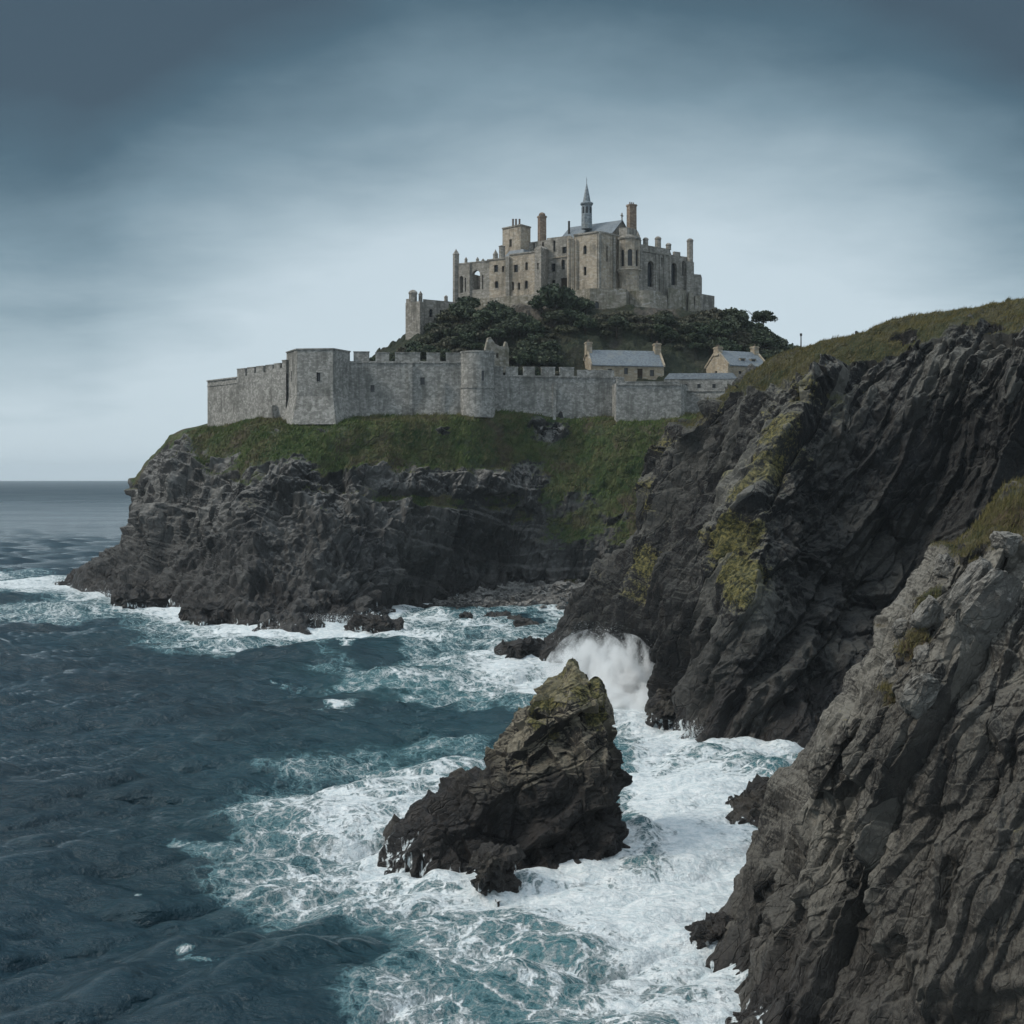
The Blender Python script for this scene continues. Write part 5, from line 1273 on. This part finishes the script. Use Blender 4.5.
# great retaining walls under the castle
building_block(K, 'retaining_wall', [(560,365),(590,356.5),(626,357.5)], [(630,366),(566,374)], 326, 288.5, RETAIN, {1: [(597,306,1.2,2.6,1,False)]}, Yref=357)
bm = bmesh.new(); c_ = xy(641, 368.5); lathe(bm, c_[0], c_[1], [(9.0, WZ(336, 362)), (7.2, WZ(318, 362)), (6.4, WZ(305, 362)), (6.1, WZ(290, 362)), (0, WZ(290, 362))], 20); bm_obj('round_buttress', bm, RETAIN, K)
building_block(K, 'retaining_wall', [(668,YR(668)-3.5),(686,YR(686)-3)], [(688,YR(686)+3),(670,YR(668)+3)], 326, 289, RETAIN, {}, Yref=YR(677) - 3)
for px_, pyt in ((690.5, 293), (697, 296), (664, 296)):
    bm = bmesh.new(); c_ = xy(px_, YR(px_) - 2.0); poly_prism(bm, [c_ + np.array(v_) for v_ in ((-1.3, -2.2), (1.3, -1.6), (1.3, 2), (-1.3, 2))], WZ(326, c_[1]), WZ(pyt, c_[1]), .55)
    bm_obj('raking_buttress', bm, RETAIN, K)
# dress the children onto the real root
for ch in list(castle_root.children):
    ch.parent = cs; ch.matrix_parent_inverse = Matrix.Translation(-Vector(CS_OFF))
bpy.data.objects.remove(castle_root)

# the ruined gatehouse on the left shoulder of the hill
gh = empty('gatehouse', (0, 0, 0), 'small roofless gatehouse with stubby turrets on the left shoulder of the hill', 'ruin')
gA = building_block(gh, 'wall', [(405.5,366),(420,362),(424,364)], [(428,374),(407,376)], 345, 302, STONE_G, {}, Yref=364, parapet=.8)
building_block(gh, 'wall', [(423,366),(454,372)], [(456,380),(424,376)], 340, 300.5, STONE_G, {0: [(431,313,1.2,2.4,1,False),(441,313,.8,1.8,0,False)]}, Yref=369, parapet=.8)
pinnacle(gh, 'turret', 413, 366, 2.0, 305, 290, STONE_G, .2, 8, True)
pinnacle(gh, 'pinnacle', 420.5, 366, 1.0, 303, 291, STONE_G, .3)
pinnacle(gh, 'pinnacle', 446, 371, .95, 302, 295, STONE_G, .3)
merlons(gh, gA[1][0], gA[1][1], [(406,409.5,299)], gA[3], gA[3] + 1, .8, STONE_G, False)

# weathered pole on the clifftop
pz = empty('pole', (WX(801, 196), 196, WZ(352, 196)), 'thin dark pole standing alone on the grassy clifftop skyline', 'pole')
bm = bmesh.new(); lathe(bm, 0, 0, [(.14, -1.0), (.10, 1.4), (.085, 2.6)], 8); bm_obj('post', bm, POLE, pz)
bm = bmesh.new(); obox(bm, (0, 0), (1, 0), .32, .2, 2.55, 2.95); bm_obj('post_head', bm, POLE, pz)

# ------------------------------------------------------------------ trees
def crown_mesh(name, seed, rx, ry, rz, n_lobe, n_leaf, leaf, zc, shape=1.0, gap=.0):
    rs = np.random.RandomState(seed); V = []
    for i in range(n_lobe):
        u = rs.normal(size=3); u /= np.linalg.norm(u); u[2] = abs(u[2]) * shape - .25 if rs.rand() < .8 else u[2] * .5
        rr_ = rs.uniform(.45, .95)
        c = np.array([u[0] * rx, u[1] * ry, u[2] * rz]) * rr_ + np.array([0, 0, zc])
        R_ = rs.uniform(.22, .42) * min(rx, rz)
        n_ = int(n_leaf * rs.uniform(.6, 1.3))
        d_ = rs.normal(size=(n_, 3)); d_ /= np.linalg.norm(d_, axis=1, keepdims=True)
        pos = c + d_ * R_ * rs.uniform(.55, 1.12, (n_, 1)) * np.array([1.15, 1.15, .8])
        a = rs.normal(size=(n_, 3)); a /= np.linalg.norm(a, axis=1, keepdims=True)
        a = a + d_ * .4; a /= np.linalg.norm(a, axis=1, keepdims=True)
        b = np.cross(d_ + .7 * rs.normal(size=(n_, 3)), a); b /= np.linalg.norm(b, axis=1, keepdims=True) + 1e-6
        s_ = leaf * rs.uniform(.6, 1.35, (n_, 1))
        V.append(np.stack([pos - a * s_ * .6, pos + b * s_ * .42, pos + a * s_ * .6, pos - b * s_ * .42], 1).reshape(-1, 3))
    V = np.concatenate(V)
    return raw_mesh(name, V, np.arange(len(V)).reshape(-1, 4), False)
def trunk_mesh(name, h, r, limbs, seed, lean=.1):
    rs = np.random.RandomState(seed); bm = bmesh.new()
    def tube(pts, rad, n=7):
        prev = None
        for i, (p_, r_) in enumerate(zip(pts, rad)):
            d_ = (Vector(pts[min(i + 1, len(pts) - 1)]) - Vector(pts[max(i - 1, 0)])).normalized(); q_ = d_.to_track_quat('Z', 'Y')
            ring = [bm.verts.new(Vector(p_) + q_ @ Vector((r_ * math.cos(2 * math.pi * k / n), r_ * math.sin(2 * math.pi * k / n), 0))) for k in range(n)]
            if prev:
                for k in range(n): bm.faces.new((prev[k], prev[(k + 1) % n], ring[(k + 1) % n], ring[k]))
            prev = ring
        bm.faces.new(prev)
    pts = [(lean * h * (i / 5) ** 1.5 + rs.uniform(-.05, .05) * h * .3, rs.uniform(-.04, .04) * h * .4, h * i / 5 - .6 * (i == 0)) for i in range(6)]
    tube(pts, [r * (1.25 - .17 * i) for i in range(6)])
    for k in range(limbs):
        i = rs.randint(2, 5); a = rs.uniform(0, 6.28); l_ = h * rs.uniform(.3, .5); b0 = pts[i]
        tube([b0, (b0[0] + math.cos(a) * l_ * .5, b0[1] + math.sin(a) * l_ * .5, b0[2] + l_ * .3), (b0[0] + math.cos(a) * l_, b0[1] + math.sin(a) * l_, b0[2] + l_ * .75)], [r * .5, r * .35, r * .15], 5)
    me = bpy.data.meshes.new(name); bmesh.ops.recalc_face_normals(bm, faces=bm.faces[:]); bm.to_mesh(me); bm.free(); return me
kinds = []
for k in range(5):      # round dark evergreens
    me = crown_mesh('crown', 600 + k, 3.3, 3.1, 2.6, 26, 62, .62, 3.6); me.materials.append(LEAF)
    tm = trunk_mesh('trunk', 3.6, .26, 4, 620 + k); tm.materials.append(BARK); kinds.append((me, tm))
scr = []
for k in range(4):      # lower lighter scrub
    me = crown_mesh('crown', 640 + k, 2.3, 2.2, 1.5, 18, 46, .5, 1.4); me.materials.append(LEAF2)
    tm = trunk_mesh('trunk', 1.5, .16, 3, 660 + k); tm.materials.append(BARK); scr.append((me, tm))
pine_c = crown_mesh('crown', 682, 4.2, 4.0, 3.2, 40, 60, .6, 10.6, .8); pine_c.materials.append(PINE)
pine_t = trunk_mesh('trunk', 11.5, .34, 7, 681, .05); pine_t.materials.append(BARK)
def plant_tree(name, km, loc, s_, rz, label, cat, group=None):
    e = bpy.data.objects.new(name, None); C.objects.link(e); e.location = loc; e.rotation_euler = (0, 0, rz); e.scale = s_; tag(e, label, cat, group)
    for nm, me in (('crown', km[0]), ('trunk', km[1])):
        o = bpy.data.objects.new(nm, me); C.objects.link(o); o.parent = e
def hz(x, y): return float(hill_z(np.array([x]), np.array([y]))[0])
rs = np.random.RandomState(77); placed = []
def front_y(px):         # where the castle's own walls stand: no trees beyond
    return np.interp(px, [400, 420, 455, 548, 560, 590, 626, 645, 690, 720], [362, 358, 372, 364, 362, 357, 356, 360, 372, 392])
tries = 0
while len(placed) < 440 and tries < 14000:
    tries += 1
    px_ = rs.uniform(345, 812); Y_ = rs.uniform(322, 404)
    if Y_ > front_y(px_) - 2.0 and px_ < 718: continue
    x_, y_ = WX(px_, Y_), Y_
    z_ = hz(x_, y_)
    py_ = HOR - F * (z_ - H) / Y_
    if z_ < 52.0 or (555 < px_ < 690 and Y_ < 343.5) or (px_ >= 690 and Y_ < 345) or Y_ < 330: continue
    if (468 < px_ < 545 and py_ < 325) or (588 < px_ < 722 and py_ < 319): continue

    rk = math.exp(-((px_ - 652) / 12) ** 2 - ((py_ - 314) / 8) ** 2) + math.exp(-((px_ - 525) / 28) ** 2 - ((py_ - 312) / 8) ** 2)
    if rs.rand() < 1.2 * rk: continue
    if min([math.hypot(x_ - a, y_ - b) for a, b in placed] + [99]) < 2.1: continue
    placed.append((x_, y_))
    big = rs.rand() < .45 and not (588 < px_ < 722 and py_ < 331)
    room = (py_ - 300) * Y_ / F
    if big and room > 3:
        s_ = rs.uniform(.65, 1.25) * (1 if px_ > 460 else .8)
        plant_tree('evergreen_tree', kinds[rs.randint(5)], (x_, y_, z_ - .3), (s_ * rs.uniform(.9, 1.2), s_, s_ * rs.uniform(.8, 1.1)), rs.uniform(0, 6.28), 'dark round evergreen tree crowded with others on the slope under the castle', 'tree', 'evergreen trees on the castle hill')
    else:
        s_ = rs.uniform(.75, 1.35)
        plant_tree('scrub_bush', scr[rs.randint(4)], (x_, y_, z_ - .2), (s_ * 1.1, s_, s_), rs.uniform(0, 6.28), 'low olive brown bush among the evergreens on the slope under the castle', 'bush', 'scrub bushes on the castle hill')
def special(name, km, px_, Y_, py_base, s_, label):
    plant_tree(name, km, (WX(px_, Y_), Y_, hz(WX(px_, Y_), Y_) - .4), (s_, s_, s_ * .95), px_, label, 'tree')
special('evergreen_tree', kinds[0], 556, 351, 322, 1.75, 'biggest black-green evergreen tree, right below the lit central castle tower')
special('evergreen_tree', kinds[1], 541, 352, 322, 1.15, 'dark evergreen tree touching the left side of the biggest one below the castle')
special('evergreen_tree', kinds[2], 574, 350, 323, 1.25, 'dark evergreen tree touching the right side of the biggest one below the castle')
special('pine_tree', (pine_c, pine_t), 764, 384, 338, 1.0, 'tall bare-trunked pine tree standing against the sky right of the castle hill')
special('evergreen_tree', kinds[3], 733, 385, 324, .95, 'tufted tree on the skyline just right of the lowest castle wing')
special('evergreen_tree', kinds[4], 748, 382, 332, .85, 'small dark tree on the skyline between the tufted tree and the pine')
special('evergreen_tree', kinds[1], 778, 372, 352, .95, 'dark tree on the skyline below and right of the pine')
special('evergreen_tree', kinds[2], 376, 362, 357, .75, 'leftmost dark tree on the hill skyline above the fortress wall')

# ------------------------------------------------------------------ loose slabs and stones on the near cliff
def surf_at(P, N, px, py, tol=4.0):
    qx, qy = to_px(P); d_ = np.hypot(qx - px, qy - py)
    ok = d_ < tol
    if not ok.any(): ok = d_ <= d_.min() + 1
    yy = np.where(ok, P[..., 1], 1e9); k = np.unravel_index(np.argmin(yy), yy.shape)
    return P[k], N[k]
pale = rock_mat('pale_slab', (0.062, 0.060, 0.056), (0.125, 0.121, 0.11), (0.27, 0.26, 0.235), 0.7, 0.5, axes=frame((-0.5, -0.3, -0.85)), cell=(3, 1.2, 1.0))
stones = [
 (1006,540,(1.5,1.1,1.2),.3,'pale rounded stone sitting in the grass at the top right of the near cliff'),
 (944,562,(1.7,1.1,1.1),.5,'small pale block at the grassy lip of the near cliff, highest on its ridge'),
 (966,590,(1.5,1.1,3.6),-.5,'tall pale slab leaning on the near cliff below the grass'),
 (946,604,(1.1,.9,2.8),-.5,'narrow pale slab leaning left of the tallest one on the near cliff'),
 (985,612,(2.6,1.2,5.0),-.55,'largest grey lichen slab on the face of the near cliff'),
 (925,612,(1.0,.8,1.8),-.4,'short upright stone among grass on the near cliff ridge'),
 (918,655,(1.6,1.0,.9),.2,'flat stone lying on the grassy ledge of the near cliff'),
 (916,690,(1.4,1.0,2.3),-.2,'blocky grey stone at the lower end of the grassy ledge'),
 (900,628,(1.2,.9,1.0),.1,'small grey stone on the outer ridge beside the grassy ledge'),
 (888,668,(1.0,.8,.9),.6,'lowest small stone on the outer ridge beside the grassy ledge'),
]
for k, (px_, py_, sz, tilt, lab) in enumerate(stones):
    q_, n_ = surf_at(PC, NC, px_, py_)
    me = rock_mesh('rock_slab', sz, 500 + k, 6, .12)
    for nm, v in (('grass', 0.), ('moss', .08), ('wet', 0.), ('wash', 0.), ('lich_light', 1.)): set_attr(me, nm, np.full(len(me.vertices), v))
    o = link('rock_slab' if sz[2] > 1.5 else 'stone', me, pale, None, q_ + np.array([0, -.15, -.05])); o.rotation_euler = (.25, -tilt * -1.0 if tilt < 0 else .1, .3 + .7 * k)
    if tilt < 0: o.rotation_euler = (.35, .5, .35)
    tag(o, lab, 'stone')

# ------------------------------------------------------------------ grass blades on the near tops
def blades(name, srcs, seed, mat=None):
    rs = np.random.RandomState(seed); V = []; T = []
    for P, N, Gm, n, h_, w_, cond in srcs:
        p = P.reshape(-1, 3); nn = N.reshape(-1, 3); gm = Gm.ravel()
        e1 = np.linalg.norm(np.gradient(P, axis=0), axis=-1).ravel(); e2 = np.linalg.norm(np.gradient(P, axis=1), axis=-1).ravel()
        px, py = to_px(p)
        wgt = np.where((gm > .45) & cond(px, py, p) & (nn[:, 2] > .15), e1 * e2 * np.clip((gm - .4) * 2.5, 0, 1), 0)
        idx = rs.choice(len(p), n, p=wgt / wgt.sum())
        b = p[idx] + rs.normal(0, .12, (n, 3)) * np.array([1, 1, .2])
        clump = sstep(-.4, .7, fbm(b, 1.2, 3, seed))[:, None]
        h = h_ * rs.uniform(.5, 1.2, (n, 1)) * (.45 + .9 * clump)
        a = rs.uniform(0, 6.28, n); d_ = np.stack([np.cos(a), np.sin(a), 0 * a], 1)
        lean = np.array([.45, .1, 0]) * h + rs.normal(0, .35, (n, 3)) * h * np.array([1, 1, .2])
        V.append(np.stack([b - d_ * w_ - np.array([0, 0, .08]), b + d_ * w_ - np.array([0, 0, .08]), b + lean + np.array([0, 0, 1]) * h], 1).reshape(-1, 3))
        T.append(np.repeat(np.clip(rs.beta(1.2, 2.6, n) + .0, 0, 1), 3))
    V = np.concatenate(V)
    me = raw_mesh(name, V, np.arange(len(V)).reshape(-1, 3), False); set_attr(me, 'tint', np.concatenate(T))
    return tag(link(name, me, mat or GRASSM), kind='stuff')
blades('grass', [
    (PC, NC, GC, 60000, .28, .022, lambda px, py, p: (p[:, 1] < 84) & (px < 1100) & (py > 380)),
    (PB, NB, GB, 70000, .45, .05, lambda px, py, p: (px > 660) & (px < 1080) & (p[:, 1] < 215) & (p[:, 2] > 28)),
], 91)
blades('grass', [(PA, NA, GA, 90000, .75, .13, lambda px, py, p: (px > 100) & (px < 760) & (p[:, 1] < 330)),], 92, GRASSA)

# ------------------------------------------------------------------ breaking wave: spray and mist
def spray_mat():
    m, g = new_mat('spray_droplets')
    df = g.n('ShaderNodeBsdfDiffuse', {'Color': (0.88, 0.91, 0.92, 1)})
    tr = g.n('ShaderNodeBsdfTranslucent', {'Color': (0.80, 0.84, 0.86, 1)})
    mx = g.n('ShaderNodeMixShader', {0: .45, 1: df, 2: tr})
    g.n('ShaderNodeOutputMaterial', {'Surface': mx}, out=None)
    return m
SPRAY = spray_mat()
def mist_mat(name, dens, scale):
    m, g = new_mat(name); p = g.n('ShaderNodeTexCoord', out=3)
    e = g.n('ShaderNodeVectorMath', {0: p}, out=1, operation='LENGTH')
    n = g.noise(p, scale, 5.0, 0.62)
    v = g.m('SUBTRACT', g.m('ADD', g.m('MULTIPLY', g.m('SUBTRACT', n, .5), 3.8), 1.12), g.m('MULTIPLY', e, 1.22))
    d_ = g.m('MULTIPLY', g.mapr(v, .0, 1.0), dens)
    vol = g.n('ShaderNodeVolumePrincipled', {'Color': (0.97, 0.98, 0.985, 1), 'Density': d_, 'Anisotropy': 0.25})
    g.n('ShaderNodeOutputMaterial', {'Volume': vol}, out=None)
    return m
MIST = mist_mat('spray_mist', 3.6, 3.0)
def mist(px, py, Y, rx, ry, rz, tiltx=0.0):
    bm = bmesh.new(); bmesh.ops.create_icosphere(bm, subdivisions=3, radius=1.0)
    me = bpy.data.meshes.new('sea_spray'); bm.to_mesh(me); bm.free()
    o = link('sea_spray', me, MIST, None, W(px, py, Y)); o.scale = (rx, ry, rz); o.rotation_euler = (0, tiltx, 0)
    tag(o, kind='stuff')
mist(586, 686, 172, 6.6, 4.0, 8.2, .25)
mist(628, 688, 166, 5.0, 3.6, 7.6, -.15)
mist(610, 705, 163, 7.5, 3.6, 4.5, 0)
mist(658, 714, 159, 4.8, 4.0, 4.4, -.4)
mist(300, 626, 250, 9, 3.5, 2.2)
mist(455, 842, 99, 1.6, 1.2, 1.2)
def droplets(bursts, seed):
    rs = np.random.RandomState(seed); V = []
    for (px, py, Y, n, w_, h_, sz, dirx) in bursts:
        b = W(px, py, Y); b[2] = 0
        t = rs.rand(n) ** .8
        jets = rs.uniform(-1, 1, 26); jh = rs.uniform(.45, 1.0, 26); k = rs.randint(26, size=n)
        x = jets[k] * w_ * .6 + rs.normal(0, .16, n) * w_ * (.4 + t) + dirx * t * h_
        z = h_ * jh[k] * (t * (1.35 - .45 * t) ) + rs.normal(0, .06, n) * h_
        y = rs.normal(0, .35, n) * w_ * .5
        c = np.stack([x, y, np.maximum(z, -.2)], 1) + b
        s_ = sz * rs.lognormal(-.35, .55, (n, 1)) * (1.15 - .7 * t[:, None])
        a = rs.normal(size=(n, 4, 3)); a /= np.linalg.norm(a, axis=2, keepdims=True)
        V.append((c[:, None] + a * s_[:, None]).reshape(-1, 3))
    V = np.concatenate(V); n = len(V) // 4
    i = np.arange(n)[:, None] * 4
    Fc = np.concatenate([i + np.array([[0, 1, 2]]), i + np.array([[0, 3, 1]]), i + np.array([[1, 3, 2]]), i + np.array([[0, 2, 3]])])
    return tag(link('sea_spray', raw_mesh('sea_spray', V, Fc, False), SPRAY), kind='stuff')
droplets([
    (592, 690, 176, 14000, 6.5, 10.5, .06, .05), (632, 690, 168, 12000, 5.0, 8.8, .06, -.1), (662, 715, 160, 7000, 4.0, 4.5, .045, -.15),
    (300, 630, 246, 5000, 11, 3.6, .10, 0), (355, 626, 250, 2500, 7, 2.6, .10, 0), (215, 622, 262, 2500, 9, 2.4, .10, 0), (120, 600, 305, 2000, 9, 2.6, .11, 0),
    (470, 862, 97, 2500, 2.4, 1.4, .035, -.1), (430, 850, 100, 2500, 2.4, 1.5, .035, -.2), (545, 878, 93, 1500, 2.2, .8, .03, 0), (590, 868, 94, 1200, 1.6, .9, .03, 0), (700, 742, 142, 2500, 3.5, 2.2, .06, 0), (515, 662, 204, 2500, 3.5, 2.4, .08, 0),
], 13)

# ------------------------------------------------------------------ sea air
def haze(density):
    bm = bmesh.new(); bmesh.ops.create_cube(bm, size=1.0)
    me = bpy.data.meshes.new('haze'); bm.to_mesh(me); bm.free()
    m, g = new_mat('sea_air'); vol = g.n('ShaderNodeVolumePrincipled', {'Color': (0.80, 0.90, 0.97, 1), 'Density': density})
    g.n('ShaderNodeOutputMaterial', {'Volume': vol}, out=None)
    o = link('haze', me, m, None, (0, 5900, 72)); o.scale = (34000, 12400, 156); tag(o, kind='stuff')
haze(0.00007)
